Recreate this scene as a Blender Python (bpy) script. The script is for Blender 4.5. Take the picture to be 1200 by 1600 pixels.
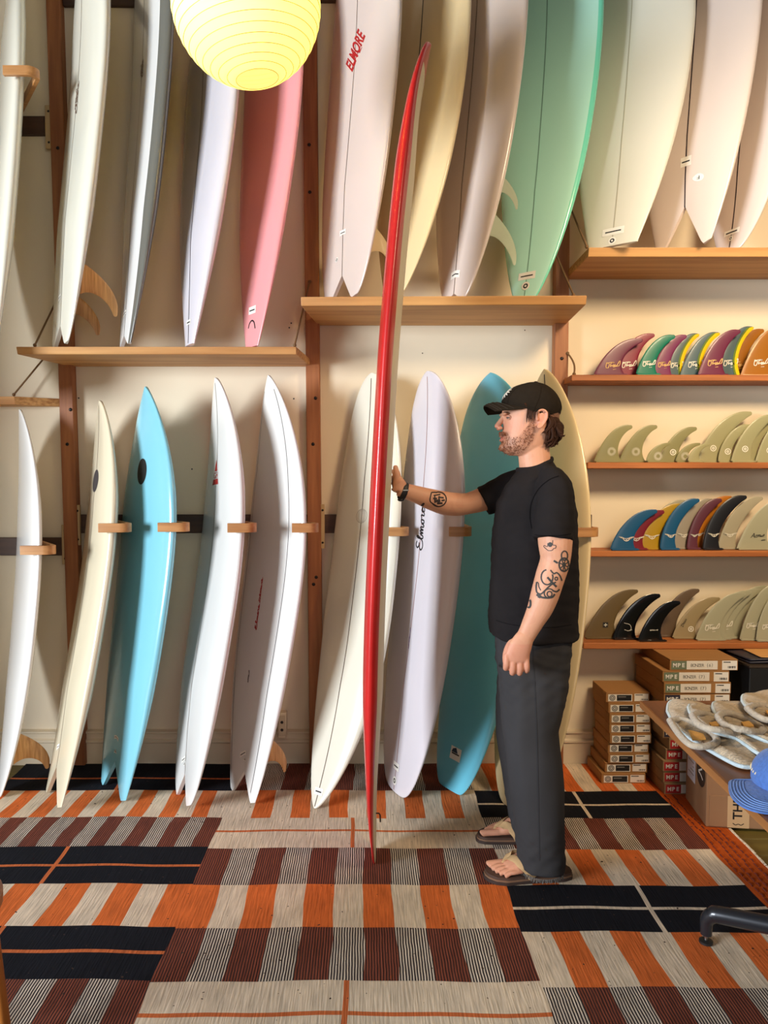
import bpy, bmesh, math, random
import numpy as np
from mathutils import Vector, Matrix
from mathutils.bvhtree import BVHTree

for _o in list(bpy.data.objects):
    bpy.data.objects.remove(_o)
random.seed(7)
rng = np.random.RandomState(7)
SC = bpy.context.scene
COL = SC.collection
PI = math.pi

# ------------------------------------------------------------------ camera
F_PX, CX, CY, CAM_H = 1150.0, 570.0, 800.0, 1.48
PITCH = math.atan(52 / F_PX)
cam_d = bpy.data.cameras.new('camera')
cam = bpy.data.objects.new('camera', cam_d)
COL.objects.link(cam)
cam.location = (0, 0, CAM_H)
cam.rotation_euler = (PI / 2 - PITCH, 0, 0)
cam_d.sensor_fit = 'AUTO'
cam_d.sensor_width = 36
cam_d.lens = F_PX / 1600 * 36
cam_d.shift_x = 30 / 1600
cam_d.clip_start = 0.05
SC.camera = cam

# ------------------------------------------------------------------ light and exposure
world = bpy.data.worlds.new('world')
SC.world = world
world.use_nodes = True
_bg = world.node_tree.nodes['Background']
_bg.inputs[0].default_value = (1.0, 0.86, 0.70, 1)
_bg.inputs[1].default_value = 0.10


def area(name, loc, target, size, power, color):
    d = bpy.data.lights.new(name, 'AREA')
    d.shape = 'RECTANGLE'
    d.size, d.size_y = size
    d.energy = power
    d.color = color
    o = bpy.data.objects.new(name, d)
    COL.objects.link(o)
    o.location = loc
    o.rotation_euler = (Vector(target) - Vector(loc)).to_track_quat('-Z', 'Y').to_euler()
    return o


area('window_daylight', (-6.4, -1.7, 1.95), (0.2, 3.4, 1.5), (2.6, 2.0), 790, (0.86, 0.93, 1.0))
area('storefront_daylight', (1.6, -3.2, 1.8), (0.4, 3.4, 1.3), (2.6, 2.2), 40, (1.0, 0.97, 0.93))
area('ceiling_lamp', (1.9, 1.2, 3.3), (1.6, 3.75, 1.5), (0.8, 0.6), 27, (1.0, 0.76, 0.48)).data.spread = math.radians(95)
SC.view_settings.view_transform = 'Standard'
SC.view_settings.look = 'None'
SC.view_settings.exposure = 0.2
SC.view_settings.gamma = 1.0
SC.view_settings.use_curve_mapping = False


# ------------------------------------------------------------------ helpers: a photo pixel met with a plane of the room
def _ray(px, py):
    a, b = (px - CX) / F_PX, (CY - py) / F_PX
    return np.array([a, math.cos(PITCH) + b * math.sin(PITCH), -math.sin(PITCH) + b * math.cos(PITCH)])


def onY(px, py, Y):
    r = _ray(px, py)
    return np.array([0, 0, CAM_H]) + r * (Y / r[1])


def onZ(px, py, Z):
    r = _ray(px, py)
    return np.array([0, 0, CAM_H]) + r * ((Z - CAM_H) / r[2])


# ------------------------------------------------------------------ helpers: materials
def lin(rgb):
    return tuple((c / 255 / 12.92) if c / 255 <= 0.04045 else ((c / 255 + 0.055) / 1.055) ** 2.4 for c in rgb) + (1,)


MATS = {}


def mat(name, rgb, rough=0.5, var=0.0, scale=8.0, stretch=(1, 1, 1), bump=0.0, coat=0.0, metal=0.0, rgb2=None,
        trans=0.0, emis=None, sheen=0.0, detail=4.0, subs=0.0, spec=0.5, space='Object'):
    if name in MATS:
        return MATS[name]
    m = bpy.data.materials.new(name)
    MATS[name] = m
    m.use_nodes = True
    nt = m.node_tree
    N, L = nt.nodes, nt.links
    b = N['Principled BSDF']
    out = N['Material Output']
    c1 = lin(rgb)
    b.inputs['Base Color'].default_value = c1
    b.inputs['Roughness'].default_value = rough
    b.inputs['Metallic'].default_value = metal
    b.inputs['Coat Weight'].default_value = coat
    b.inputs['Coat Roughness'].default_value = 0.08
    b.inputs['Specular IOR Level'].default_value = spec
    if sheen:
        b.inputs['Sheen Weight'].default_value = sheen
        b.inputs['Sheen Roughness'].default_value = 0.5
    if subs:
        b.inputs['Subsurface Weight'].default_value = subs
        b.inputs['Subsurface Radius'].default_value = (0.012, 0.004, 0.002)
        b.inputs['Subsurface Scale'].default_value = 1.0
    if var or bump or rgb2:
        tc = N.new('ShaderNodeTexCoord')
        mp = N.new('ShaderNodeMapping')
        mp.inputs['Scale'].default_value = stretch
        L.new(tc.outputs[space], mp.inputs['Vector'])
        nz = N.new('ShaderNodeTexNoise')
        nz.inputs['Scale'].default_value = scale
        nz.inputs['Detail'].default_value = detail
        L.new(mp.outputs[0], nz.inputs['Vector'])
        if var or rgb2:
            mx = N.new('ShaderNodeMix')
            mx.data_type = 'RGBA'
            rp = N.new('ShaderNodeValToRGB')
            rp.color_ramp.elements[0].position = 0.35
            rp.color_ramp.elements[1].position = 0.65
            L.new(nz.outputs['Fac'], rp.inputs[0])
            L.new(rp.outputs[0], mx.inputs['Factor'])
            c2 = lin(rgb2) if rgb2 else tuple(max(0, c * (1 - var)) for c in c1[:3]) + (1,)
            mx.inputs['A'].default_value = c1
            mx.inputs['B'].default_value = c2
            L.new(mx.outputs['Result'], b.inputs['Base Color'])
        if bump:
            bp = N.new('ShaderNodeBump')
            bp.inputs['Strength'].default_value = bump
            bp.inputs['Distance'].default_value = 0.01
            L.new(nz.outputs['Fac'], bp.inputs['Height'])
            L.new(bp.outputs[0], b.inputs['Normal'])
    if emis:
        b.inputs['Emission Color'].default_value = lin(emis[0])
        b.inputs['Emission Strength'].default_value = emis[1]
    if trans:
        t = N.new('ShaderNodeBsdfTransparent')
        t.inputs[0].default_value = tuple(0.4 + 0.6 * c for c in c1[:3]) + (1,)
        ms = N.new('ShaderNodeMixShader')
        ms.inputs[0].default_value = trans
        L.new(b.outputs[0], ms.inputs[1])
        L.new(t.outputs[0], ms.inputs[2])
        L.new(ms.outputs[0], out.inputs['Surface'])
    return m


def wood(name, rgb, rgb2, axis='X', rough=0.55, scale=9.0, bump=0.06):
    s = {'X': (0.6, 9, 9), 'Y': (9, 0.6, 9), 'Z': (9, 9, 0.6)}[axis]
    m = mat(name, rgb, rough, scale=scale / 3, stretch=s, rgb2=rgb2, bump=bump, detail=6)
    return m


def glass_coat(name, rgb, rough=0.22, var=0.03):
    return mat(name, rgb, rough, var=var, scale=3, coat=0.5)


# ------------------------------------------------------------------ helpers: objects
def link(name, me, parent=None):
    o = bpy.data.objects.new(name, me)
    COL.objects.link(o)
    if parent is not None:
        o.parent = parent
    return o


def thing(name, label, cat, loc=(0, 0, 0), group=None, rotz=0.0):
    o = bpy.data.objects.new(name, None)
    o.empty_display_size = 0.1
    COL.objects.link(o)
    o.location = loc
    o.rotation_euler = (0, 0, rotz)
    tag(o, label, cat, group)
    return o


def tag(o, label=None, cat=None, group=None, kind=None):
    if label:
        o['label'] = label
    if cat:
        o['category'] = cat
    if group:
        o['group'] = group
    if kind:
        o['kind'] = kind
    return o


class MB:
    """collects vertices and faces; build() links ONE mesh object"""

    def __init__(s):
        s.v, s.f, s.m, s.n = [], [], [], 0

    def add(s, verts, faces, mi=0):
        verts = np.asarray(verts, float).reshape(-1, 3)
        s.v.append(verts)
        for f in faces:
            s.f.append([int(i) + s.n for i in f])
            s.m.append(mi)
        s.n += len(verts)
        return s

    def grid(s, G, close_u=False, close_v=False, mi=0, flip=False):
        G = np.asarray(G, float)
        a, b = G.shape[:2]
        fs = []
        for i in range(a if close_u else a - 1):
            for j in range(b if close_v else b - 1):
                q = [i * b + j, ((i + 1) % a) * b + j, ((i + 1) % a) * b + (j + 1) % b, i * b + (j + 1) % b]
                fs.append(q[::-1] if flip else q)
        return s.add(G.reshape(-1, 3), fs, mi)

    def box(s, lo, hi, mi=0, bev=0.0):
        lo, hi = np.array(lo, float), np.array(hi, float)
        if bev <= 0:
            c = np.array([[x, y, z] for x in (lo[0], hi[0]) for y in (lo[1], hi[1]) for z in (lo[2], hi[2])])
            return s.add(c, [(0, 1, 3, 2), (4, 6, 7, 5), (0, 4, 5, 1), (2, 3, 7, 6), (0, 2, 6, 4), (1, 5, 7, 3)], mi)
        vs, idx = [], {}
        for sx in (0, 1):
            for sy in (0, 1):
                for sz in (0, 1):
                    for ax in range(3):
                        p = [(lo, hi)[k][i] for i, k in enumerate((sx, sy, sz))]
                        for i, k in enumerate((sx, sy, sz)):
                            if i != ax:
                                p[i] += bev if k == 0 else -bev
                        idx[(sx, sy, sz, ax)] = len(vs)
                        vs.append(p)
        fs = []
        bm_faces = []
        for ax in range(3):
            o1, o2 = [i for i in range(3) if i != ax]
            for sd in (0, 1):
                q = []
                for (k1, k2) in ((0, 0), (1, 0), (1, 1), (0, 1)):
                    k = [0, 0, 0]
                    k[ax], k[o1], k[o2] = sd, k1, k2
                    q.append(idx[(*k, ax)])
                bm_faces.append(q)
        for ax in range(3):
            o1, o2 = [i for i in range(3) if i != ax]
            for k1 in (0, 1):
                for k2 in (0, 1):
                    q = []
                    for (sd, fx) in ((0, o1), (1, o1), (1, o2), (0, o2)):
                        k = [0, 0, 0]
                        k[ax], k[o1], k[o2] = sd, k1, k2
                        q.append(idx[(*k, fx)])
                    bm_faces.append(q)
        for sx in (0, 1):
            for sy in (0, 1):
                for sz in (0, 1):
                    bm_faces.append([idx[(sx, sy, sz, a)] for a in range(3)])
        vs = np.array(vs)
        cen = (lo + hi) / 2
        for q in bm_faces:
            p = vs[q]
            nrm = np.cross(p[1] - p[0], p[2] - p[0])
            fs.append(q if np.dot(nrm, p.mean(0) - cen) > 0 else q[::-1])
        return s.add(vs, fs, mi)

    def prism(s, poly, lo, hi, axis=2, mi=0):
        """polygon (2D) extruded along axis"""
        n = len(poly)
        vs = []
        for h in (lo, hi):
            for p in poly:
                q = [p[0], p[1]]
                q.insert(axis, h)
                vs.append(q)
        fs = [list(range(n))[::-1], list(range(n, 2 * n))]
        fs += [(i, (i + 1) % n, n + (i + 1) % n, n + i) for i in range(n)]
        return s.add(vs, fs, mi)

    def tube(s, pts, rad, seg=10, mi=0, cap=True, flat=None):
        pts = np.asarray(pts, float)
        n = len(pts)
        rad = np.broadcast_to(np.asarray(rad, float), (n,)) if np.ndim(rad) < 2 else np.asarray(rad, float)
        T = np.gradient(pts, axis=0)
        T /= np.linalg.norm(T, axis=1)[:, None] + 1e-12
        up = np.array([0, 0, 1.0]) if abs(T[0][2]) < 0.9 else np.array([0, 1.0, 0])
        if flat is not None:
            up = np.asarray(flat, float)
        G = []
        a = np.linspace(0, 2 * PI, seg, endpoint=False)
        for i in range(n):
            u = up - T[i] * np.dot(up, T[i])
            u /= np.linalg.norm(u) + 1e-12
            if flat is None:
                up = u
            w = np.cross(T[i], u)
            r = rad[i] if rad.ndim == 2 else (rad[i], rad[i])
            G.append(pts[i] + np.cos(a)[:, None] * u * r[0] + np.sin(a)[:, None] * w * r[1])
        base = s.n
        s.grid(np.array(G), close_v=True, mi=mi)
        if cap:
            s.f.append([base + j for j in range(seg)])
            s.f.append([base + (n - 1) * seg + j for j in range(seg)][::-1])
            s.m += [mi, mi]
        return s

    def ball(s, c, r, seg=14, rings=9, mi=0, R=None):
        r = np.broadcast_to(np.asarray(r, float), (3,))
        th = np.linspace(0.02, PI - 0.02, rings)
        ph = np.linspace(0, 2 * PI, seg, endpoint=False)
        G = np.stack([np.sin(th)[:, None] * np.cos(ph), np.sin(th)[:, None] * np.sin(ph),
                      np.cos(th)[:, None] * np.ones(seg)], -1) * r
        if R is not None:
            G = G @ np.array(R).T
        base = s.n
        s.grid(G + np.asarray(c, float), close_v=True, mi=mi)
        s.f.append([base + j for j in range(seg)][::-1])
        s.f.append([base + (rings - 1) * seg + j for j in range(seg)])
        s.m += [mi, mi]
        return s

    def rings(s, R, mi=0, cap=True):
        R = np.asarray(R, float)
        base = s.n
        s.grid(R, close_v=True, mi=mi)
        k = R.shape[1]
        if cap:
            s.f.append([base + j for j in range(k)][::-1])
            s.f.append([base + (len(R) - 1) * k + j for j in range(k)])
            s.m += [mi, mi]
        return s

    def mesh(s, name, mats, smooth=True, offset=(0, 0, 0), fix=True):
        me = bpy.data.meshes.new(name)
        V = np.concatenate(s.v) - np.asarray(offset, float)
        me.from_pydata(V.tolist(), [], s.f)
        mats = mats if isinstance(mats, (list, tuple)) else [mats]
        for m in mats:
            me.materials.append(m)
        me.polygons.foreach_set('material_index', s.m)
        if fix:
            bm = bmesh.new()
            bm.from_mesh(me)
            bmesh.ops.recalc_face_normals(bm, faces=bm.faces)
            bm.to_mesh(me)
            bm.free()
        if smooth:
            me.polygons.foreach_set('use_smooth', [True] * len(me.polygons))
            me.set_sharp_from_angle(angle=math.radians(42))
        me.update()
        return me

    def build(s, name, mats, parent=None, smooth=True, offset=None, fix=True):
        if offset is None:
            offset = tuple(parent.location) if parent is not None and parent.parent is None else (0, 0, 0)
        return link(name, s.mesh(name, mats, smooth, offset, fix), parent)


def catmull(P, n):
    """smooth curve through the points"""
    P = np.asarray(P, float)
    m = len(P)
    t = np.linspace(0, m - 1, n)
    out = []
    for u in t:
        i = min(int(u), m - 2)
        f = u - i
        p0, p1, p2, p3 = P[max(i - 1, 0)], P[i], P[i + 1], P[min(i + 2, m - 1)]
        out.append(0.5 * ((2 * p1) + (-p0 + p2) * f + (2 * p0 - 5 * p1 + 4 * p2 - p3) * f * f + (-p0 + 3 * p1 - 3 * p2 + p3) * f ** 3))
    return np.array(out)


def ribbon(mb, strokes, w, fn, mi=0):
    """flat inked strokes: fn maps 2D points to 3D points on a surface"""
    for st in strokes:
        st = np.asarray(st, float)
        if len(st) < 2:
            continue
        d = np.gradient(st, axis=0)
        d /= np.linalg.norm(d, axis=1)[:, None] + 1e-12
        nrm = np.stack([-d[:, 1], d[:, 0]], -1) * w / 2
        a, b = fn(st + nrm), fn(st - nrm)
        mb.grid(np.stack([a, b], 1), mi=mi)


def circle(cx, cy, r, n=20, a0=0, a1=2 * PI):
    a = np.linspace(a0, a1, n)
    return np.stack([cx + r * np.cos(a), cy + r * np.sin(a)], -1)


_TXT = {}


def text2d(s, shear=0.0, bold=0.0):
    """lettering as flat 2D faces, height 1 for capitals, centred"""
    k = (s, shear, bold)
    if k in _TXT:
        return _TXT[k]
    c = bpy.data.curves.new('lettering', 'FONT')
    c.body = s
    c.size = 1.0
    c.shear = shear
    c.offset = bold
    c.resolution_u = 3
    o = bpy.data.objects.new('lettering', c)
    COL.objects.link(o)
    dg = bpy.context.evaluated_depsgraph_get()
    me = bpy.data.meshes.new_from_object(o.evaluated_get(dg))
    V = np.array([v.co[:2] for v in me.vertices])
    Fc = [list(p.vertices) for p in me.polygons]
    bpy.data.objects.remove(o)
    bpy.data.curves.remove(c)
    bpy.data.meshes.remove(me)
    V -= (V.min(0) + V.max(0)) / 2
    h = 0.69
    _TXT[k] = (V / h, Fc)
    return _TXT[k]


def lettering(mb, s, fn, size, at=(0, 0), width=None, shear=0.0, bold=0.0, mi=0, rot=0.0):
    V, Fc = text2d(s, shear, bold)
    V = V * size
    if width:
        V = V * np.array([width / (V[:, 0].max() - V[:, 0].min()), 1])
    c, sn = math.cos(rot), math.sin(rot)
    V = V @ np.array([[c, sn], [-sn, c]]) + np.array(at)
    mb.add(fn(V), Fc, mi)


def spaced(mb, s, fn, size, at, pitch, bold=0.0, mi=0):
    n = len(s)
    for i, ch in enumerate(s):
        if ch != ' ':
            lettering(mb, ch, fn, size, (at[0] + (i - (n - 1) / 2) * pitch, at[1]), bold=bold, mi=mi)


SCRIPT_WORD = [catmull([(-1.0, .35), (-1.25, .5), (-1.35, .3), (-1.15, .1), (-1.4, -.1), (-1.45, -.45), (-1.1, -.5), (-.8, -.2), (-.6, .5), (-.75, .55), (-.72, -.3), (-.55, -.42), (-.4, .1), (-.38, -.4), (-.25, .1), (-.2, -.4), (-.08, .1), (-.03, -.35), (.15, -.3), (.3, .1), (.15, .1), (.12, -.3), (.3, -.38), (.45, .0), (.5, .15), (.62, .1), (.62, -.35), (.8, -.35), (1.0, 0), (.88, .12), (.8, -.2), (.95, -.42), (1.2, -.25)], 120)]
SCRIPT_SCRAWL = [catmull([(-1, .2), (-1.05, -.35), (-.75, -.4), (-.6, .1), (-.8, .25), (-.2, .35), (.1, .3), (-.35, .25), (-.45, -.25), (-.25, -.05), (-.1, -.2), (0, .05), (.1, -.2), (.2, .05), (.3, -.15), (.45, -.05), (.55, .1), (.75, .45), (.9, .5), (.8, -.05), (.55, -.15), (-.1, -.3)], 70),
                 catmull([(-1, .35), (-.9, .1), (-.85, .35)], 8)]
# ------------------------------------------------------------------ materials of the place
WALL_Y = 3.79
M_wall = mat('plaster_wall', (232, 217, 190), 0.85, var=0.05, scale=1.6, bump=0.05)
M_trim = mat('painted_trim', (222, 206, 178), 0.6, var=0.05, scale=3, bump=0.03)
M_floor = mat('olive_floor_paint', (112, 96, 40), 0.55, var=0.3, scale=4, bump=0.08, stretch=(1, 5, 1))
M_post = wood('post_timber', (172, 110, 64), (136, 80, 44), 'Z')
M_rail = wood('dark_rail_timber', (82, 56, 40), (60, 40, 30), 'X')
M_shelf = wood('shelf_fir', (212, 160, 98), (182, 126, 70), 'X', scale=7)
M_shelf2 = wood('fin_shelf_timber', (186, 112, 56), (150, 84, 38), 'X', scale=8)
M_endgrain = mat('end_grain', (206, 156, 96), 0.7, rgb2=(160, 108, 58), scale=20, stretch=(1, 4, 4))
M_peg = wood('bent_plywood', (196, 142, 86), (168, 114, 64), 'X', rough=0.45, scale=14)
M_cleat = wood('cleat_timber', (196, 168, 124), (172, 140, 98), 'Z')
M_cord = mat('brown_cord', (120, 90, 58), 0.9)
M_bolt = mat('dark_bolt', (38, 34, 34), 0.4, metal=0.6)
M_black = mat('black_print', (26, 24, 25), 0.5)
M_white = mat('white_print', (236, 232, 224), 0.5)
M_sticker = mat('sticker_paper', (240, 236, 226), 0.4)

# ------------------------------------------------------------------ setting
mb = MB()
mb.box((-4.2, WALL_Y, -0.1), (4.2, WALL_Y + 0.15, 4.8))
wall = tag(mb.build('wall_back', M_wall, smooth=False), kind='structure')
mb = MB()
mb.box((-4.2, -3.0, -0.12), (4.2, WALL_Y, -0.034))
floor = tag(mb.build('floor', M_floor, smooth=False), kind='structure')
floor['label'] = 'olive painted plank floor'
_yp = WALL_Y - 0.001
_me = None
while _yp > 0.9:
    if _me is None:
        b_ = MB()
        b_.box((-4.2, -0.066, -0.011), (4.2, 0.066, 0.011), bev=0.002)
        _me = b_.mesh('plank', M_floor, smooth=False)
    pl = link('plank', _me, floor)
    pl.location = (0, _yp - 0.067, -0.021)
    _yp -= 0.1345
for (qx, qy, r) in [(459, 623, .004), (123, 622, .004), (459, 730, .003), (300, 733, .004), (660, 552, .003), (868, 520, .003), (1092, 548, .003), (142, 500, .003), (455, 505, .004), (452, 512, .004), (1179, 1004, .004), (497, 600, .003), (820, 516, .003), (585, 605, .003)]:
    p = onY(qx, qy, WALL_Y)
    b_ = MB()
    b_.prism(circle(p[0], p[2], r, 9)[:-1], WALL_Y - 0.0015, WALL_Y + 0.004, axis=1)
    b_.build('nail_hole', M_black, wall, smooth=False)
mb = MB()
prof = [(0, 0), (-.022, 0), (-.022, .118), (-.030, .124), (-.030, .134), (-.018, .142), (-.018, .166), (-.026, .171), (-.026, .180), (0, .186)]
mb.prism([(WALL_Y + a, z - .012) for a, z in prof], -4.2, 4.2, axis=0)
tag(mb.build('baseboard_back', M_trim, smooth=False), kind='structure')

mb = MB()
mb.box((-2.75, 2.62, -0.03), (-2.6, WALL_Y - .001, 4.8))  # added unseen pier, sized to keep window light off the lower left wall
tag(mb.build('added_shade_pier', M_wall, smooth=False), kind='structure')
# conduit box on the baseboard
lo, hi = onY(435, 1151, 3.76), onY(448, 1112, 3.76)
t = thing('outlet_box', 'small beige surface-mounted outlet box above the baseboard beside the middle post', 'outlet', (lo[0], 3.735, lo[2]))
b_ = MB()
b_.box((lo[0], 3.735, lo[2]), (hi[0], WALL_Y, hi[2]), bev=.004)
b_.build('housing', M_trim, t)
b_ = MB()
b_.box((lo[0] + .006, 3.731, lo[2] + .012), (hi[0] - .006, 3.736, hi[2] - .012), bev=.001)
b_.build('cover_plate', mat('outlet_cover', (198, 182, 156), 0.5), t)
for dz in (.045, .085):
    b_ = MB()
    b_.prism(circle((lo[0] + hi[0]) / 2, lo[2] + dz, .008, 9)[:-1], 3.7295, 3.732, axis=1)
    b_.build('socket', M_black, t)

# ------------------------------------------------------------------ rack: posts, rails, cleats
POSTS = [(-1.500, -0.030, 'left', [(105, 694), (90, 231), (110, 640)]), (-0.258, -0.012, 'middle', [(493, 622), (489, 694), (494, 902), (490, 913), (483, 226), (484, 300)]), (0.990, 0.0, 'right', [(878, 560)])]
for X, lean, nm, bolts in POSTS:
    lab = {'left': 'brown timber wall post at the left, between cream board and stickered white board',
           'middle': 'brown timber wall post with dark bolts between left and middle board bays',
           'right': 'brown timber wall post behind teal board at the fin shelves'}[nm]
    t = thing('wooden_post', lab, 'post', (X, 3.76, 0), 'timber posts of the wall rack')
    b_ = MB()
    b_.box((X - .035, 3.737, 0.0), (X + .035, 3.7895, 4.6), bev=.003)
    for v in b_.v:
        v[:, 0] += lean * (v[:, 2] - 1.3) / 2
    # notch clear of the baseboard
    for v in b_.v:
        v[:, 2] = np.maximum(v[:, 2], 0.0005)
        v[:, 1] = np.where(v[:, 1] > 3.76, 3.7895, v[:, 1])
    b_.build('post', M_post, t, smooth=False)
    for (qx, qy) in bolts:
        p = onY(qx, qy, 3.735)
        b_ = MB()
        b_.ball((p[0], 3.736, p[2]), (.009, .004, .009), 10, 5)
        b_.build('bolt', M_bolt, t)


def rail(x0, x1, y0, y1, lab):
    a, c = onY(x0, y1, 3.765), onY(x1, y0, 3.765)
    b_ = MB()
    b_.box((a[0], 3.765, a[2]), (c[0], 3.789, c[2]), bev=.002)
    o = b_.build('rack_rail', M_rail, smooth=False)
    tag(o, lab, 'rail', 'dark rails across the bays')


rail(-60, 97, 840, 868, 'dark timber rail at far left behind narrow white board')
rail(121, 481, 804, 833, 'dark timber rail behind the four boards of the left lower bay')
rail(501, 866, 804, 833, 'dark timber rail behind the boards of the middle lower bay')
rail(893, 925, 804, 833, 'short dark timber rail end right of the right post')
rail(-60, 76, 181, 210, 'dark timber rail at upper left beside the off-white board')
rail(98, 478, -14, 8, 'dark timber rail at the top edge behind the pink board')
rail(500, 866, -14, 1, 'dark timber rail at the top edge of the middle bay')
for (x0, x1, y0, y1, lab) in [(97, 104, 820, 882, 'pale wood cleat left of the left post'), (117, 124, 789, 852, 'pale wood cleat right of the left post'),
                              (499.5, 507, 788, 857, 'pale wood cleat right of the middle post'), (71, 79, 164, 232, 'pale wood cleat high up by the left post')]:
    a, c = onY(x0, y1, 3.745), onY(x1, y0, 3.745)
    t = thing('wood_cleat', lab, 'cleat', (a[0], 3.745, a[2]), 'cleats that hold the rails')
    b_ = MB()
    b_.box((a[0], 3.745, a[2]), (c[0], 3.764, c[2]), bev=.0015)
    b_.build('cleat', M_cleat, t, smooth=False)
    for dz in (.03, c[2] - a[2] - .03):
        b_ = MB()
        b_.ball(((a[0] + c[0]) / 2 + .003, 3.744, a[2] + dz), (.006, .003, .006), 8, 5)
        b_.build('screw', M_bolt, t)

# ------------------------------------------------------------------ board shelves


def shelf(lab, zb, th, fl, fr, bl, br, yb=WALL_Y - .001, m=None, name='wooden_shelf', lip=.012):
    """fl, fr, bl, br: photo pixels of the under edge's corners"""
    A, B = onZ(*fl, zb), onZ(*fr, zb)
    C_, D_ = onY(*bl, yb), onY(*br, yb)
    P = [(A[0], A[1]), (B[0], B[1]), (D_[0], yb), (C_[0], yb)]
    b_ = MB()
    ft = (A[1] + B[1]) / 2
    low = [(p[0], p[1], zb) for p in P]
    top = [(p[0], p[1], zb + th) for p in P]
    low[0] = (P[0][0], P[0][1] + lip, zb)
    low[1] = (P[1][0], P[1][1] + lip, zb)
    b_.add(low + top, [(3, 2, 1, 0), (4, 5, 6, 7), (0, 1, 5, 4), (1, 2, 6, 5), (2, 3, 7, 6), (3, 0, 4, 7)])
    b_.f and None
    b_.m[3] = 1
    b_.m[5] = 1
    o = b_.build(name, [m or M_shelf, M_endgrain], smooth=False)
    bv = o.modifiers.new('edge', 'BEVEL')
    bv.width = .003
    bv.segments = 2
    tag(o, lab, 'shelf')
    return o, ft


Z_A, Z_B, Z_C, Z_D = 2.085, 2.297, 2.530, 1.888
_, FA = shelf('long fir shelf under the pink and white boards at upper left', Z_A - .033, .033, (25, 553), (463, 553), (110, 573), (487, 573))
_, FB = shelf('long fir shelf under the teal board in the middle', Z_B - .038, .038, (470, 477), (917, 475), (497, 509), (882, 509))
_, FC = shelf('thick fir shelf at upper right under the off-white boards', Z_C - .039, .039, (920, 400), (1330, 400), (884, 437), (1290, 437))
_, FD = shelf('short fir shelf end at far left beside the left post', Z_D - .040, .040, (-200, 632), (22, 632), (-215, 637), (101, 637))
FIN_SH = []
for (lab, zb, th, y_f, xl, xlb) in [('uppermost fin shelf, holding plum, green, yellow and gold fins', 1.9544, .030, 597, 893, 885), ('second fin shelf, holding pale green translucent fins', 1.5295, .030, 733, 918, 905),
                                    ('third fin shelf, holding blue, red, mustard and black winged fins', 1.0965, .028, 864.5, 921, 908), ('lowest fin shelf, above the cardboard box stacks', .6392, .030, 1000.5, 912, 906)]:
    yf = 3.60
    A = onY(xl, y_f, yf)
    b_ = MB()
    b_.box((A[0], yf, zb), (2.6, WALL_Y - .001, zb + th), bev=.003)
    o = b_.build('fin_shelf', M_shelf2, smooth=False)
    tag(o, lab, 'shelf', 'fin shelves on the right wall')
    FIN_SH.append((zb + th, yf))


def cord(lab, a, c, sag=0.0):
    a, c = np.array(a), np.array(c)
    ts = np.linspace(0, 1, 14)
    P = a + (c - a) * ts[:, None]
    P[:, 0] += sag * np.sin(ts * PI)
    b_ = MB()
    b_.tube(P, .0045, 8)
    b_.ball(a, .009, 8, 5)
    b_.ball(c, .009, 8, 5)
    tag(b_.build('support_cord', M_cord), lab, 'cord', 'cords that tie the shelves to the wall')


cord('brown cord from the left end of the long upper left shelf', (onZ(50, 541, Z_A + .002)[0], FA + .03, Z_A + .012), onY(88, 470, 3.73))
cord('brown cord from the right end of the long upper left shelf to the middle post', (onZ(459, 541, Z_A)[0], FA + .03, Z_A + .012), onY(484, 440, 3.732))
cord('brown cord under the long upper left shelf, to the short shelf', (onZ(20, 620, Z_D)[0], FD + .03, Z_D + .012), onY(85, 540, 3.735))
cord('brown cord at the right end of the middle shelf', (onZ(902, 460, Z_B)[0], FB + .03, Z_B + .012), onY(868, 396, 3.735))
cord('brown cord at the left end of the thick upper right shelf', (onZ(924, 382, Z_C)[0], FC + .03, Z_C + .012), onY(890, 322, 3.735))
p = onY(897, 586, FIN_SH[0][1] + .02)
cord('thin bent brown cord at the left end of the uppermost fin shelf', (p[0], FIN_SH[0][1] + .02, FIN_SH[0][0] + .006), onY(887, 552, 3.735), .015)

# ------------------------------------------------------------------ surfboards
NSB, NRB = 61, 48
_tt = (1 - np.cos(np.linspace(0, PI, NSB))) / 2
_ang = np.linspace(0, 2 * PI, NRB, endpoint=False)
_E = 2 / 2.4


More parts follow.
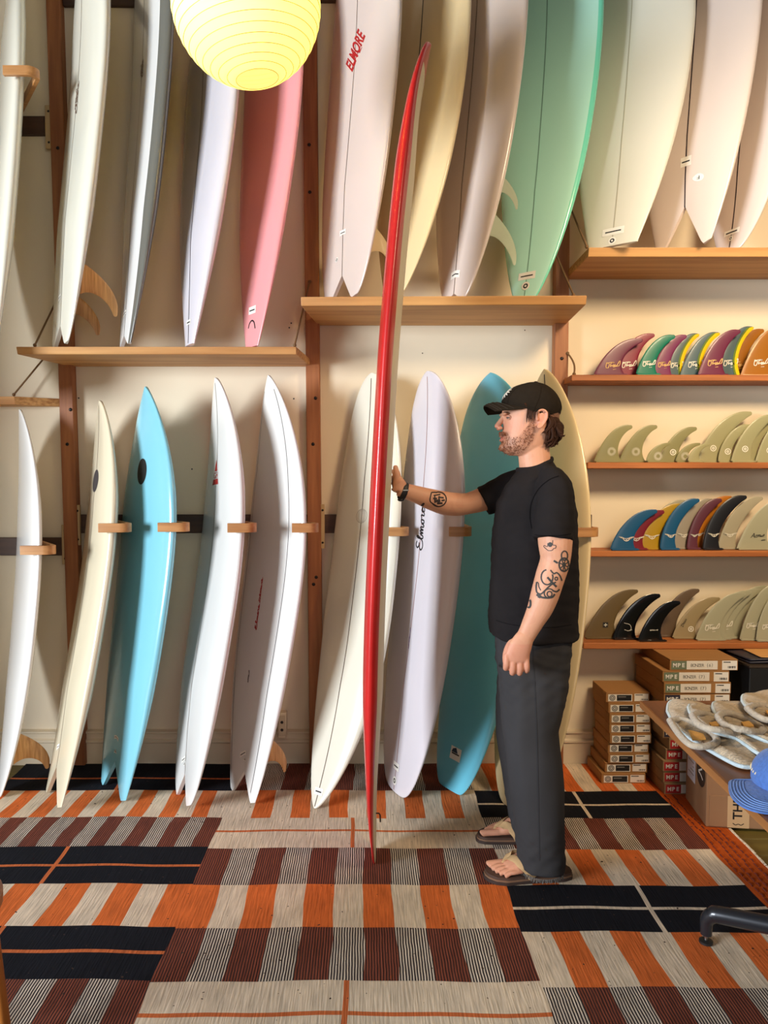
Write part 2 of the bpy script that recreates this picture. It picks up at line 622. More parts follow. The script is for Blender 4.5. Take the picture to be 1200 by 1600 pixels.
class Board:
    def __init__(s, P, notch=0.0):
        (s.X, s.Y, s.a, s.th, s.phi, s.L, s.W, s.tp, s.pn, s.qn, s.wt, s.qt, s.rn, s.rt, s.T, s.z0) = P
        s.notch = notch
        a = s.a
        w0 = np.array([math.cos(a), -math.sin(a), 0])
        n0 = np.array([-math.sin(a), -math.cos(a), 0])
        ct, st, cp, sp = math.cos(s.th), math.sin(s.th), math.cos(s.phi), math.sin(s.phi)
        R = np.array([[cp, 0, sp], [0, 1, 0], [-sp, 0, cp]]) @ np.array([[1, 0, 0], [0, ct, st], [0, -st, ct]])
        s.w, s.n, s.l = R @ w0, R @ n0, R @ np.array([0, 0, 1.0])
        s.off = np.array([s.X, s.Y, 0.0])
        s.off[2] = s.z0 - s.pt(_tt[:, None] * np.ones(NRB), s.cu()[None] * np.ones((NSB, 1)), s.sv()[None])[..., 2].min() + .0008

    def cu(s):
        return np.sign(np.cos(_ang)) * np.abs(np.cos(_ang)) ** _E

    def sv(s):
        return np.sign(np.sin(_ang)) * np.abs(np.sin(_ang)) ** _E

    def wid(s, t):
        up = np.clip((t - s.tp) / (1 - s.tp), 0, 1)
        dn = np.clip((s.tp - t) / s.tp, 0, 1)
        wn = s.W * np.clip(1 - up ** s.pn, 0, 1) ** (1 / s.qn)
        wd = s.wt + (s.W - s.wt) * np.clip(1 - dn ** 2.0, 0, 1) ** (1 / s.qt)
        return np.maximum(np.where(t >= s.tp, wn, wd), .002)

    def thk(s, t):
        k = s.T * np.clip(np.minimum(1, .22 + 3.0 * np.minimum(t, 1 - t)), 0, 1)
        return np.minimum(k, s.wid(t) * 1.6 + .008)

    def rock(s, t):
        return s.rn * np.clip((t - .45) / .55, 0, 1) ** 2.4 + s.rt * np.clip((.4 - t) / .4, 0, 1) ** 2

    def pt(s, t, c, v, lift=0.0):
        """t along from tail, c across -1..1, v through -1 bottom .. 1 deck"""
        t, c, v = np.broadcast_arrays(np.asarray(t, float), np.asarray(c, float), np.asarray(v, float))
        ss = t * s.L
        if s.notch:
            k = np.where(np.abs(c) < .72, 1 - np.abs(c) / .72, (np.abs(c) - .72) * .35)
            ss = ss + s.notch * k * np.clip(1 - t / .16, 0, 1)
        u = s.wid(t) * c
        d = s.rock(t) + s.thk(t) / 2 * v + lift
        return s.off + u[..., None] * s.w + d[..., None] * s.n + ss[..., None] * s.l

    def deck(s, t, c, lift=.0007):
        c = np.asarray(c, float)
        v = np.clip(1 - np.abs(c) ** 2.4, 0, 1) ** (1 / 2.4)
        return s.pt(t, c, v, lift)

    def deckfn(s, t0, u0=0.0, lift=.0008):
        """metric 2D (along, across) around deck station t0 -> 3D"""
        def f(Q):
            Q = np.asarray(Q, float)
            t = t0 + Q[:, 0] / s.L
            return s.deck(t, (u0 - Q[:, 1]) / s.wid(t), lift)
        return f

    def mesh(s, mb, lap=None):
        G = s.pt(_tt[:, None], s.cu()[None], s.sv()[None])
        b0 = mb.n
        mb.grid(G, close_v=True)
        if lap is not None:
            for i in range(NSB - 1):
                for j in range(NRB):
                    vm = math.sin((j + .5) * 2 * PI / NRB)
                    cm = math.cos((j + .5) * 2 * PI / NRB)
                    if vm < lap[0] or abs(cm) > lap[1]:
                        mb.m[len(mb.m) - (NSB - 1) * NRB + i * NRB + j] = 1
        h = NRB // 2
        for e, fl in ((0, True), (NSB - 1, False)):
            base = b0 + e * NRB
            for k in range(h):
                q = [base + k, base + k + 1, base + (NRB - k - 1) % NRB, base + (NRB - k) % NRB]
                q = list(dict.fromkeys(q))
                if len(q) > 2:
                    mb.f.append(q[::-1] if fl else q)
                    mb.m.append(0)

    def strip(s, mb, c, hw, t0=.0, t1=1.0, n=70):
        t = np.linspace(t0, t1, n)
        w = s.wid(t)
        c = c(t) if callable(c) else c * np.ones(n)
        a = s.deck(t, np.clip(c - hw / w, -.995, .995))
        b = s.deck(t, np.clip(c + hw / w, -.995, .995))
        mb.grid(np.stack([a, b], 1))


def fin_grid(base, h, rake, thick, n=18, m=9, style=0):
    """foil in local x (chord), z (height), y (thickness); leading edge at x=0 sweeping to the tip at (rake,h)"""
    P0, P3 = np.array([0., 0.]), np.array([rake, h])
    if style == 0:
        C1, C2 = np.array([base * .26, h * .58]), np.array([rake * .58, h * 1.06])
        D1, D2 = np.array([base * .68, h * .30]), np.array([rake * .76, h * .76])
    elif style == 1:
        C1, C2 = np.array([base * .02, h * .52]), np.array([rake * .50, h * 1.06])
        D1, D2 = np.array([base * .58, h * .36]), np.array([rake * .74, h * .78])
    else:
        C1, C2 = np.array([base * .25, h * .55]), np.array([rake * .75, h * 1.05])
        D1, D2 = np.array([base * 1.0, h * .5]), np.array([rake * 1.03, h * .85])
    s = np.linspace(0, 1, n)[:, None]

    def bz(a, b, c, d):
        return (1 - s) ** 3 * a + 3 * s * (1 - s) ** 2 * b + 3 * s * s * (1 - s) * c + s ** 3 * d
    Ld = bz(P0, C1, C2, P3)
    Tr = bz(np.array([base, 0.]), D1, D2, P3 + np.array([.006, -.020]) * min(1, h / .16))
    # rounded tip
    ce_, hv = (Ld[-1] + Tr[-1]) / 2, (Ld[-1] - Tr[-1]) / 2
    ov = np.array([hv[1], -hv[0]])
    ov = ov if ov[0] > 0 else -ov
    ex = np.radians([30., 55., 75., 87.])
    Ld = np.vstack([Ld, [ce_ + hv * math.cos(q) + ov * math.sin(q) for q in ex]])
    Tr = np.vstack([Tr, [ce_ - hv * math.cos(q) + ov * math.sin(q) for q in ex]])
    u = (1 - np.cos(np.linspace(0, PI, m))) / 2
    Q = Ld[:, None] * (1 - u[None, :, None]) + Tr[:, None] * u[None, :, None]
    ch = np.linalg.norm(Tr - Ld, axis=1)
    prof = np.sqrt(np.clip(1 - (2 * u - 1) ** 2, 0, 1)) ** .8
    th = thick / 2 * np.minimum(1, ch / (base * .7))[:, None] * prof[None, :]
    return Q, th, Ld, Tr


def fin_solid(mb, Q, th, mp, mi=0):
    A = mp(Q[..., 0], -th, Q[..., 1])
    B = mp(Q[..., 0], th, Q[..., 1])
    m = Q.shape[1]
    G = np.concatenate([A, B[:, ::-1][:, 1:-1]], 1)
    mb.rings(G, mi)


def board_fin(bd, parent, t0, c0, base, h, rake, m, cant=0.0, style=0):
    """fin under the tail: chord runs towards the tail, height points away from the deck"""
    Q, th, _, _ = fin_grid(base, h, rake, .008, style=style)
    u0 = bd.wid(np.array(t0)) * c0
    v = -(1 - abs(c0) ** 2.4) ** (1 / 2.4)
    org = bd.pt(t0, c0, v) + .004 * bd.n
    hd = -bd.n * math.cos(cant) + bd.w * math.sin(cant) * (1 if c0 >= 0 else -1)
    sd = np.cross(hd, bd.l)

    def mp(x, y, z):
        return org - x[..., None] * bd.l + y[..., None] * sd + z[..., None] * hd
    b_ = MB()
    fin_solid(b_, Q, th, mp)
    return b_.build('fin', m, parent)


def flat_patch(bd, parent, name, t0, u0, w, h, m, lift=.0012, shape='rect'):
    fn = bd.deckfn(t0, u0, lift)
    b_ = MB()
    if shape == 'rect':
        xs, ys = np.linspace(-h / 2, h / 2, 4), np.linspace(-w / 2, w / 2, 6)
        G = np.array([[fn([[x, y]])[0] for y in ys] for x in xs])
        b_.grid(G)
    else:
        a = np.linspace(0, 2 * PI, 28)
        rr = np.linspace(.02, 1, 5)
        G = np.array([fn(np.stack([h / 2 * r * np.cos(a), w / 2 * r * np.sin(a)], -1)) for r in rr])
        b_.grid(G)
    return b_.build(name, m, parent, fix=False)


BP = {
    'L0': [-1.6699, 3.3922, 0.9652, 0.1418, 0.0424, 1.8262, 0.2556, 0.5535, 2.2508, 1.3461, 0.0279, 1.3987, 0.0988, 0.0424, 0.0585, 0],
    'L1': [-1.3962, 3.3095, 1.0122, 0.1957, 0.1057, 1.8771, 0.247, 0.593, 2.237, 1.4326, 0.1784, 0.9, 0.1078, 0.0297, 0.085, 0],
    'L2': [-1.1737, 3.4142, 0.8812, 0.0987, 0.1083, 1.9266, 0.2954, 0.6202, 1.9907, 1.2052, 0.1523, 1.0382, 0.102, 0.017, 0.085, 0],
    'L3': [-0.832, 3.3079, 1.0886, 0.1639, 0.1305, 1.9697, 0.3, 0.5066, 2.1266, 1.4719, 0.1139, 1.7102, 0.154, 0.0012, 0.085, 0],
    'L4': [-0.5695, 3.356, 0.9382, 0.1304, 0.1257, 1.97, 0.2689, 0.5348, 2.0432, 1.3428, 0.121, 1.1246, 0.1642, 0.0002, 0.0658, 0],
    'M1L': [-0.1425, 3.3269, 0.7425, 0.2031, 0.1223, 2.0607, 0.2102, 0.4665, 2.8734, 1.9449, 0.005, 1.4612, 0.0996, 0.12, 0.085, 0],
    'M2L': [0.1665, 3.4333, 1.1925, 0.0298, 0.1159, 1.9826, 0.3152, 0.5854, 2.5359, 1.8359, 0.0599, 2.2741, 0.1053, 0.0234, 0.085, 0],
    'M3L': [0.4596, 3.4776, 1.0064, 0.0431, 0.1229, 1.9851, 0.2761, 0.7394, 2.4409, 1.4314, 0.0695, 1.8405, 0.1268, 0.066, 0.0633, 0],
    'M4L': [0.7053, 3.2371, 1.0447, 0.1841, 0.1288, 2.0314, 0.2728, 0.5053, 2.2165, 1.4819, 0.0656, 2.0394, 0.1168, 0.0363, 0.0577, 0],
    'U0': [-1.7174, 3.3849, 0.9485, 0.1382, 0.0247, 2.3284, 0.2529, 0.4218, 1.7647, 1.0036, 0.0816, 1.642, 0.028, 0.0116, 0.085, 1.888],
    'U1': [-1.3952, 3.4318, 0.9458, 0.06, 0.0895, 2.206, 0.2744, 0.5194, 2.1679, 1.3325, 0.137, 1.5874, 0.1078, 0.0114, 0.085, 2.085],
    'U2': [-1.0788, 3.4322, 0.9772, 0.0756, 0.063, 2.3188, 0.2619, 0.616, 2.2205, 1.3577, 0.0835, 1.0809, 0.1015, 0.0279, 0.085, 2.085],
    'U3': [-0.7973, 3.3944, 0.9487, 0.1119, 0.0709, 1.8875, 0.2874, 0.6352, 1.9166, 0.8887, 0.0493, 0.9369, 0.0911, 0.0013, 0.085, 2.085],
    'U4': [-0.5223, 3.4416, 0.8628, 0.1053, 0.072, 2.0264, 0.2437, 0.6129, 2.2469, 1.3654, 0.0526, 1.0288, 0.1186, 0.0, 0.0631, 2.085],
    'N1': [-0.0924, 3.459, 1.0118, 0.0105, 0.0827, 1.9847, 0.2974, 0.5412, 2.1814, 1.3438, 0.1354, 1.7087, 0.1012, 0.0107, 0.085, 2.297],
    'N2': [0.1418, 3.4069, 0.8921, 0.1085, 0.1019, 2.0679, 0.2828, 0.5282, 2.2821, 1.3685, 0.0427, 1.3145, 0.0885, 0.0401, 0.0685, 2.297],
    'N3': [0.4391, 3.4452, 1.0347, 0.0272, 0.0865, 2.0139, 0.2942, 0.5631, 2.2253, 1.3568, 0.0788, 1.3437, 0.0763, 0.029, 0.085, 2.297],
    'N4': [0.7735, 3.4498, 0.6959, 0.1123, 0.0879, 1.987, 0.2575, 0.6585, 2.2098, 1.3535, 0.0529, 1.2307, 0.125, 0.0668, 0.085, 2.297],
    'R1': [1.1629, 3.4387, 0.6845, 0.1266, 0.1004, 2.0029, 0.2771, 0.5262, 1.7506, 1.0447, 0.1131, 0.9364, 0.1189, 0.0647, 0.085, 2.53],
    'R2': [1.4651, 3.4334, 0.8625, 0.0957, 0.0918, 2.019, 0.2782, 0.5431, 2.1887, 1.3457, 0.1303, 0.9895, 0.0965, 0.0083, 0.0828, 2.53],
    'R3': [1.7571, 3.4846, 1.1772, 0.0331, 0.0452, 1.486, 0.2298, 0.5269, 2.202, 1.3505, 0.0494, 1.4642, 0.0999, 0.0708, 0.085, 2.53],
}
M_foamwhite = glass_coat('gloss_white_glass', (228, 226, 222))
M_cream = glass_coat('gloss_cream_glass', (224, 212, 184))
M_creamy = glass_coat('gloss_warm_cream_glass', (230, 206, 160))
M_offwhite = glass_coat('gloss_off_white_glass', (226, 222, 206))
M_blush = glass_coat('gloss_blush_white_glass', (222, 206, 196))
M_lilac = glass_coat('gloss_cool_white_glass', (218, 212, 218))
M_skyblue = glass_coat('gloss_sky_blue_resin', (132, 200, 218))
M_deepblue = glass_coat('gloss_mid_blue_resin', (114, 202, 226), var=.08)
M_pink = glass_coat('gloss_pink_resin', (240, 160, 162))
M_teal = glass_coat('gloss_pale_teal_resin', (186, 240, 222))
M_teallap = glass_coat('gloss_teal_lap_resin', (118, 220, 190))
M_slate = glass_coat('gloss_slate_lap_resin', (106, 105, 98))
M_line = mat('stringer_line', (96, 78, 62), .4)
M_darkline = mat('dark_stringer_line', (44, 30, 34), .4)
M_redline = mat('red_stringer_line', (158, 110, 100), .4)
M_red_ink = mat('red_ink', (178, 36, 34), .45)
M_brown_ink = mat('brown_ink', (96, 72, 58), .5)
M_finwood = wood('fin_plywood', (214, 164, 104), (176, 124, 70), 'Z', rough=.35, scale=30)
M_fincream = mat('cream_fin_glass', (222, 196, 152), .35, coat=.4)
M_finclear = mat('clear_fin_glass', (196, 200, 176), .3, coat=.4, trans=.35)

BP['N2'][0] += .022
BP['N1'][0] -= .006
BOARDS = {}
# key: (label, deck material, lap material, lap rule, stringer material, notch, fin list)
BSPEC = [
    ('L0', 'narrow white surfboard at the far left lower edge, held by a bent peg', M_foamwhite, None, None, None, 0, 'white boards in the lower rack'),
    ('L1', 'cream swallowtail surfboard with a dark oval logo, beside the left post', M_cream, None, None, M_line, .15, 'lower rack'),
    ('L2', 'sky blue swallowtail surfboard with a black oval logo, in the left lower bay', M_skyblue, None, None, None, .15, 'lower rack'),
    ('L3', 'white swallowtail surfboard with a small red triangle logo', M_foamwhite, None, None, M_line, .12, 'lower rack'),
    ('L4', 'white pinlined fish surfboard with a wooden fin, left of the middle post', M_foamwhite, None, None, None, .12, 'lower rack'),
    ('M1L', 'white round-nosed longboard directly behind the red-edged longboard', M_offwhite, None, None, M_line, 0, 'lower rack'),
    ('M2L', 'cool white round-nosed surfboard with black script lettering, right of the red-edged longboard', M_lilac, None, None, M_redline, 0, 'lower rack'),
    ('M3L', 'blue round-nosed surfboard standing behind the man\'s outstretched arm', M_deepblue, None, None, None, 0, 'lower rack'),
    ('M4L', 'cream surfboard behind the man\'s back, beside the fin shelves', M_creamy, None, None, M_darkline, 0, 'lower rack'),
    ('U0', 'off-white surfboard cut off by the upper left edge, held by a peg', M_offwhite, None, None, None, 0, 'upper shelves'),
    ('U1', 'white swallowtail surfboard with brown script and striped wooden fins, upper left shelf', M_offwhite, None, None, M_line, .10, 'upper shelves'),
    ('U2', 'white surfboard with slate grey rail and bottom, upper left shelf', M_foamwhite, M_slate, (-.15, .74), M_line, .05, 'upper shelves'),
    ('U3', 'plain white surfboard left of the pink one, under the paper lantern', M_lilac, None, None, M_darkline, 0, 'upper shelves'),
    ('U4', 'pink surfboard on the upper left shelf beside the middle post', M_pink, None, None, None, 0, 'upper shelves'),
    ('N1', 'white swallowtail surfboard with slanted red lettering on the middle shelf', M_blush, None, None, M_line, .12, 'upper shelves'),
    ('N2', 'warm cream surfboard behind the nose of the red-edged longboard', M_creamy, None, None, M_darkline, 0, 'upper shelves'),
    ('N3', 'pale blush surfboard with brown stringer, left of the teal board', M_blush, None, None, M_line, .03, 'upper shelves'),
    ('N4', 'teal surfboard with darker teal rails on the middle shelf', M_teal, M_teallap, (-.2, .90), mat('teal_stringer_line', (112, 156, 138), .4), 0, 'upper shelves'),
    ('R1', 'wide off-white surfboard at the left end of the upper right shelf', M_offwhite, None, None, mat('pale_stringer_line', (178, 170, 146), .4), 0, 'upper shelves'),
    ('R2', 'blush white swallowtail surfboard with black stringer on the upper right shelf', M_blush, None, None, M_darkline, .20, 'upper shelves'),
    ('R3', 'blush white surfboard with black stringer at the right picture edge', M_blush, None, None, M_darkline, 0, 'upper shelves'),
]
for key, lab, dm, lm, lap, sm, notch, grp in BSPEC:
    bd = Board(BP[key], notch)
    t = thing('surfboard', lab, 'surfboard', tuple(bd.off), 'surfboards in the wall rack')
    BOARDS[key] = (bd, t)
    b_ = MB()
    bd.mesh(b_, lap)
    b_.build('hull', [dm, lm or dm], t)
    if sm:
        b_ = MB()
        bd.strip(b_, 0.0, .0022 if sm is not M_darkline else .0028, t0=.004 if not notch else .0)
        b_.build('stringer', sm, t, fix=False)


def B(k):
    return BOARDS[k]


# logos, stickers, pinlines and fins
for key, t0, c0, base, h, rake, m, st in [('L4', .155, .62, .13, .125, .155, M_finwood, 0), ('L4', .155, -.62, .13, .125, .155, M_finwood, 0), ('L0', .16, .2, .15, .16, .17, M_finwood, 0),
                                          ('U1', .165, .66, .14, .17, .19, M_finwood, 0), ('U1', .125, -.3, .12, .16, .17, M_finwood, 0), ('N1', .17, .6, .15, .125, .15, M_fincream, 0), ('N1', .17, -.6, .15, .125, .15, M_fincream, 0),
                                          ('N3', .20, .55, .13, .19, .20, M_finclear, 0), ('N3', .27, .7, .09, .12, .12, M_finclear, 0)]:
    bd, t = B(key)
    board_fin(bd, t, t0, c0, base, h, rake, m, style=st)
for key, t0, u0, w, h in [('L1', .1, -.03, .05, .035), ('L2', .115, .0, .05, .03), ('L3', .06, -.03, .05, .03), ('L4', .07, -.02, .055, .03), ('M1L', .035, 0, .05, .03), ('M2L', .06, 0, .06, .035),
                          ('M3L', .085, .0, .075, .06), ('U1', .09, -.03, .035, .03), ('U2', .055, -.01, .04, .022), ('U3', .055, .0, .045, .022), ('U4', .085, .0, .06, .035), ('N1', .155, 0, .055, .032),
                          ('N3', .05, 0, .065, .035), ('N4', .055, 0, .085, .036), ('R1', .035, 0, .10, .035), ('R2', .20, .0, .05, .045), ('R3', .06, 0, .085, .025)]:
    bd, t = B(key)
    flat_patch(bd, t, 'price_sticker', t0, u0, w, h, M_sticker)
    b_ = MB()
    fn = bd.deckfn(t0, u0, .0018)
    ribbon(b_, [[(-.001, -w * .36), (-.001, 0), (-.001, w * .36)]], .006, fn)
    b_.build('sticker_print', M_black, t, fix=False)
for key, t0, u0, r in [('L2', .05, .0, .014), ('L3', .04, -.01, .013), ('M2L', .025, 0, .02), ('N4', .03, 0, .02), ('R2', .15, .06, .026), ('R1', .012, 0, .018), ('R3', .04, 0, .012), ('N1', .08, -.05, .012), ('L4', .045, 0, .011)]:
    bd, t = B(key)
    flat_patch(bd, t, 'round_sticker', t0, u0, 2 * r, 2 * r, M_sticker, shape='disc')
    b_ = MB()
    fn = bd.deckfn(t0, u0, .0018)
    if key == 'R2':
        lettering(b_, 'F', fn, .024, rot=PI / 2)
    else:
        ribbon(b_, [circle(0, 0, r * .45, 12)], r * .3, fn)
    b_.build('sticker_print', M_black, t, fix=False)
for key, t0, m in [('L1', .79, mat('charcoal_oval', (62, 60, 62), .4)), ('L2', .79, M_black)]:
    bd, t = B(key)
    flat_patch(bd, t, 'oval_logo', t0, -.005 if key == 'L2' else .0, .105, .125 if key == 'L2' else .11, m, shape='disc')
# red triangle logo with letters
bd, t = B('L3')
fn = bd.deckfn(.765, -.01, .001)
b_ = MB()
b_.add(fn([(.075, 0), (.02, -.02), (.02, .02)]), [(0, 1, 2)])
b_.add(fn([(-.045, -.045), (-.045, .045), (-.018, .036), (-.018, -.036)]), [(0, 1, 2, 3)])
lettering(b_, 'GH', fn, .030, (0.0, 0.0), rot=-PI / 2)
b_.build('triangle_logo', M_red_ink, t, fix=False)
# pinline fish: two thin lines inside the outline, red lettering
bd, t = B('L4')
for c in (-.80, .62):
    b_ = MB()
    bd.strip(b_, c, .0016, .015, .965)
    b_.build('pinline', M_darkline, t, fix=False)
b_ = MB()
ribbon(b_, [s * np.array([.045, .014]) for s in SCRIPT_WORD + SCRIPT_SCRAWL], .004, bd.deckfn(.49, -.03))
ribbon(b_, [s * np.array([.045, .018]) for s in SCRIPT_WORD], .006, bd.deckfn(.425, -.03))
b_.build('red_lettering', M_red_ink, t, fix=False)
b_ = MB()
ribbon(b_, [s * np.array([.028, .010]) for s in SCRIPT_SCRAWL], .003, bd.deckfn(.28, -.035))
b_.build('pencil_mark', M_darkline, t, fix=False)
# shell mark on the white longboard
bd, t = B('M1L')
b_ = MB()
fn = bd.deckfn(.655, .0)
arcs = [circle(0, 0, .034, 26)] + [np.stack([np.linspace(-.03, .03, 14), k * np.sqrt(np.clip(1 - (np.linspace(-.03, .03, 14) / .034) ** 2, 0, 1))], -1) for k in (-.022, -.012, 0, .012, .022)]
ribbon(b_, arcs, .0022, fn)
b_.build('shell_logo', mat('grey_ink', (150, 140, 124), .5), t, fix=False)
# cursive lettering, reading upwards
E_ = catmull([(.30, .95), (.05, 1.05), (-.12, .80), (.02, .58), (.22, .55), (-.05, .48), (-.22, .20), (-.02, -.05), (.28, .02), (.42, .2)], 40)
lmore = catmull([(.42, .2), (.62, .8), (.60, 1.05), (.50, .8), (.50, .1), (.62, 0), (.72, .3), (.80, .5), (.84, .02), (.90, .45), (1.0, .5), (1.02, .02), (1.10, .45), (1.2, .5), (1.22, .05), (1.32, 0), (1.42, .3), (1.56, .5), (1.44, .3), (1.48, .02), (1.62, .05), (1.66, .42), (1.58, .5), (1.8, .46), (1.92, .55), (1.96, .4), (1.92, .1), (2.05, .05), (2.2, .25), (2.36, .4), (2.26, .52), (2.16, .3), (2.24, .02), (2.5, .15)], 150)
bd, t = B('M2L')
b_ = MB()
ribbon(b_, [(E_ - [1.1, .5]) * [.075, .062], (lmore - [1.1, .5]) * [.075, .062]], .0075, bd.deckfn(.630, -.005))
b_.build('script_lettering', M_black, t, fix=False)
b_ = MB()
ribbon(b_, [s * np.array([.05, .010]) for s in SCRIPT_SCRAWL], .003, bd.deckfn(.37, .0))
b_.build('pencil_mark', mat('violet_ink', (96, 70, 110), .5), t, fix=False)
# slanted red lettering
bd, t = B('N1')
b_ = MB()
fn = bd.deckfn(.0, 0)
zt = onY(557, 49, 3.3)[2]
tq = (zt - Z_B) / bd.L
lettering(b_, 'ELMORE', bd.deckfn(tq, .0), .088, width=.158, shear=.2, bold=.035, rot=-.70)
fn = bd.deckfn(tq, 0)
ribbon(b_, [[(-.062, .018), (-.03, -.018), (.006, -.052)], [(-.030, -.040), (-.012, -.058)]], .006, fn)
b_.build('red_lettering', M_red_ink, t, fix=False)
# brown scripts on the two upper left boards
for key, qx, qy, m, sc in [('U1', 118, 128, M_brown_ink, .062), ('U2', 221, 76, M_brown_ink, .034)]:
    bd, t = B(key)
    tq = (onY(qx, qy, 3.35)[2] - Z_A) / bd.L
    b_ = MB()
    ribbon(b_, [s * np.array([sc * .9, sc * .45]) for s in SCRIPT_WORD], .006, bd.deckfn(tq, .01))
    ribbon(b_, [s * np.array([sc * .8, sc * .4]) + np.array([.0, .012]) for s in SCRIPT_SCRAWL], .004, bd.deckfn(tq, .0))
    b_.build('script_logo', m, t, fix=False)
bd, t = B('U4')
b_ = MB()
ribbon(b_, [catmull([(-.03, -.03), (.0, -.02), (.012, .0), (.0, .02), (-.02, .028)], 16)], .007, bd.deckfn(.055, .0))
b_.build('squiggle_logo', M_black, t, fix=False)
bd, t = B('M3L')
b_ = MB()
b_.add(bd.deckfn(.085, 0, .0022)([(.004, -.015), (.028, .0), (.02, .022), (.004, .03)]), [(0, 1, 2, 3)])
b_.build('sticker_emblem', mat('navy_print', (34, 52, 74), .5), t, fix=False)

# ------------------------------------------------------------------ bent wooden pegs that hold the boards


def peg(lab, x0, x1, py, key, da=0.0):
    bd, _ = B(key)
    zp = onY(x1, py, 3.2)[2]
    V = bd.pt(np.linspace(0, 1, 200)[:, None], bd.cu()[None], bd.sv()[None]).reshape(-1, 3)
    V = V[np.abs(V[:, 2] - zp) < .07]
    yf = V[:, 1].min() - .022
    zp = onY(x1, py, yf)[2]
    xl, xr = onY(x0, py, yf)[0], onY(x1, py, yf)[0]
    r = .035
    a = np.linspace(0, PI / 2, 8)
    ux, uy = -math.cos(bd.a + da), math.sin(bd.a + da)
    e0 = (xr - .009, yf + r + .009)
    k_ = (3.764 - e0[1]) / uy
    path = [(e0[0] + ux * k_, 3.764), (e0[0] + ux * .05, e0[1] + uy * .05), e0] + [(xr - .009 - r + r * math.cos(q), yf + .009 + r - r * math.sin(q)) for q in a[1:]] + [(xl, yf + .009)]
    path = np.array(path)
    d = np.gradient(path, axis=0)
    d /= np.linalg.norm(d, axis=1)[:, None]
    n = np.stack([-d[:, 1], d[:, 0]], -1) * .009
    b_ = MB()
    poly = list(map(tuple, path + n)) + list(map(tuple, (path - n)[::-1]))
    h = .0205
    N = len(path)
    R = []
    for i in range(N):
        p, q = path[i] + n[i], path[i] - n[i]
        R.append([(p[0], p[1], zp - h), (p[0], p[1], zp + h), (q[0], q[1], zp + h), (q[0], q[1], zp - h)])
    b_.rings(R)
    o = b_.build('board_peg', M_peg)
    o.location = (0, 0, 0)
    bv = o.modifiers.new('edge', 'BEVEL')
    bv.width = .002
    bv.segments = 2
    bv.limit_method = 'ANGLE'
    tag(o, lab, 'peg', 'bent wooden pegs on the rails')


peg('bent wooden peg around the narrow white board at far left', 31, 81, 860, 'L0')
peg('bent wooden peg around the cream swallowtail board', 153, 201, 825, 'L1')
peg('bent wooden peg around the sky blue board', 246, 293, 824, 'L2')
peg('bent wooden peg around the white board with red triangle', 355, 399, 825, 'L3')
peg('bent wooden peg around the pinlined fish board by the middle post', 456, 497, 825, 'L4')
peg('bent wooden peg just right of the red-edged longboard', 602, 640, 831, 'M1L', .35)
peg('bent wooden peg below the man\'s outstretched elbow', 702, 739, 831, 'M2L', .35)
peg('bent wooden peg behind the man\'s back', 888, 939, 832, 'M4L', .35)
peg('bent wooden peg around the off-white board at upper left', 4, 55, 109, 'U0')
# ------------------------------------------------------------------ fins on the four fin shelves
M_ink_w = mat('white_ink', (236, 232, 216), .5)
M_ink_g = mat('gold_ink', (222, 180, 110), .5)
M_ink_d = mat('dark_ink', (40, 38, 32), .5)
FC = {}
for nm, c, tr in [('plum', (104, 34, 62), 0), ('crimson', (140, 40, 62), .12), ('emerald', (0, 112, 86), 0), ('slate', (70, 92, 96), 0), ('gold', (156, 96, 12), 0), ('violet', (118, 44, 84), 0),
                  ('sage', (160, 156, 108), .30), ('sage_light', (176, 172, 128), .22), ('blue', (16, 82, 124), 0), ('red', (120, 26, 40), 0), ('mustard', (176, 140, 24), .06), ('grey', (168, 158, 140), .22), ('aubergine', (92, 44, 58), 0),
                  ('amber', (178, 108, 22), 0), ('black', (22, 22, 28), 0), ('pearl', (186, 178, 152), .28), ('olive_smoke', (112, 92, 56), .18), ('gloss_black', (8, 9, 14), 0), ('smoke', (112, 92, 72), .2), ('stone', (164, 146, 108), .12), ('pale', (178, 176, 148), .15)]:
    FC[nm] = mat('fin_' + nm, c, .38 if nm != 'gloss_black' else .12, coat=.12 if nm != 'gloss_black' else .6, trans=tr)
M_yellow = mat('fin_yellow_edge', (244, 196, 20), .3, coat=.5)
M_grass = mat('fin_green_halo', (104, 124, 44), .3, coat=.5)
M_base = {}

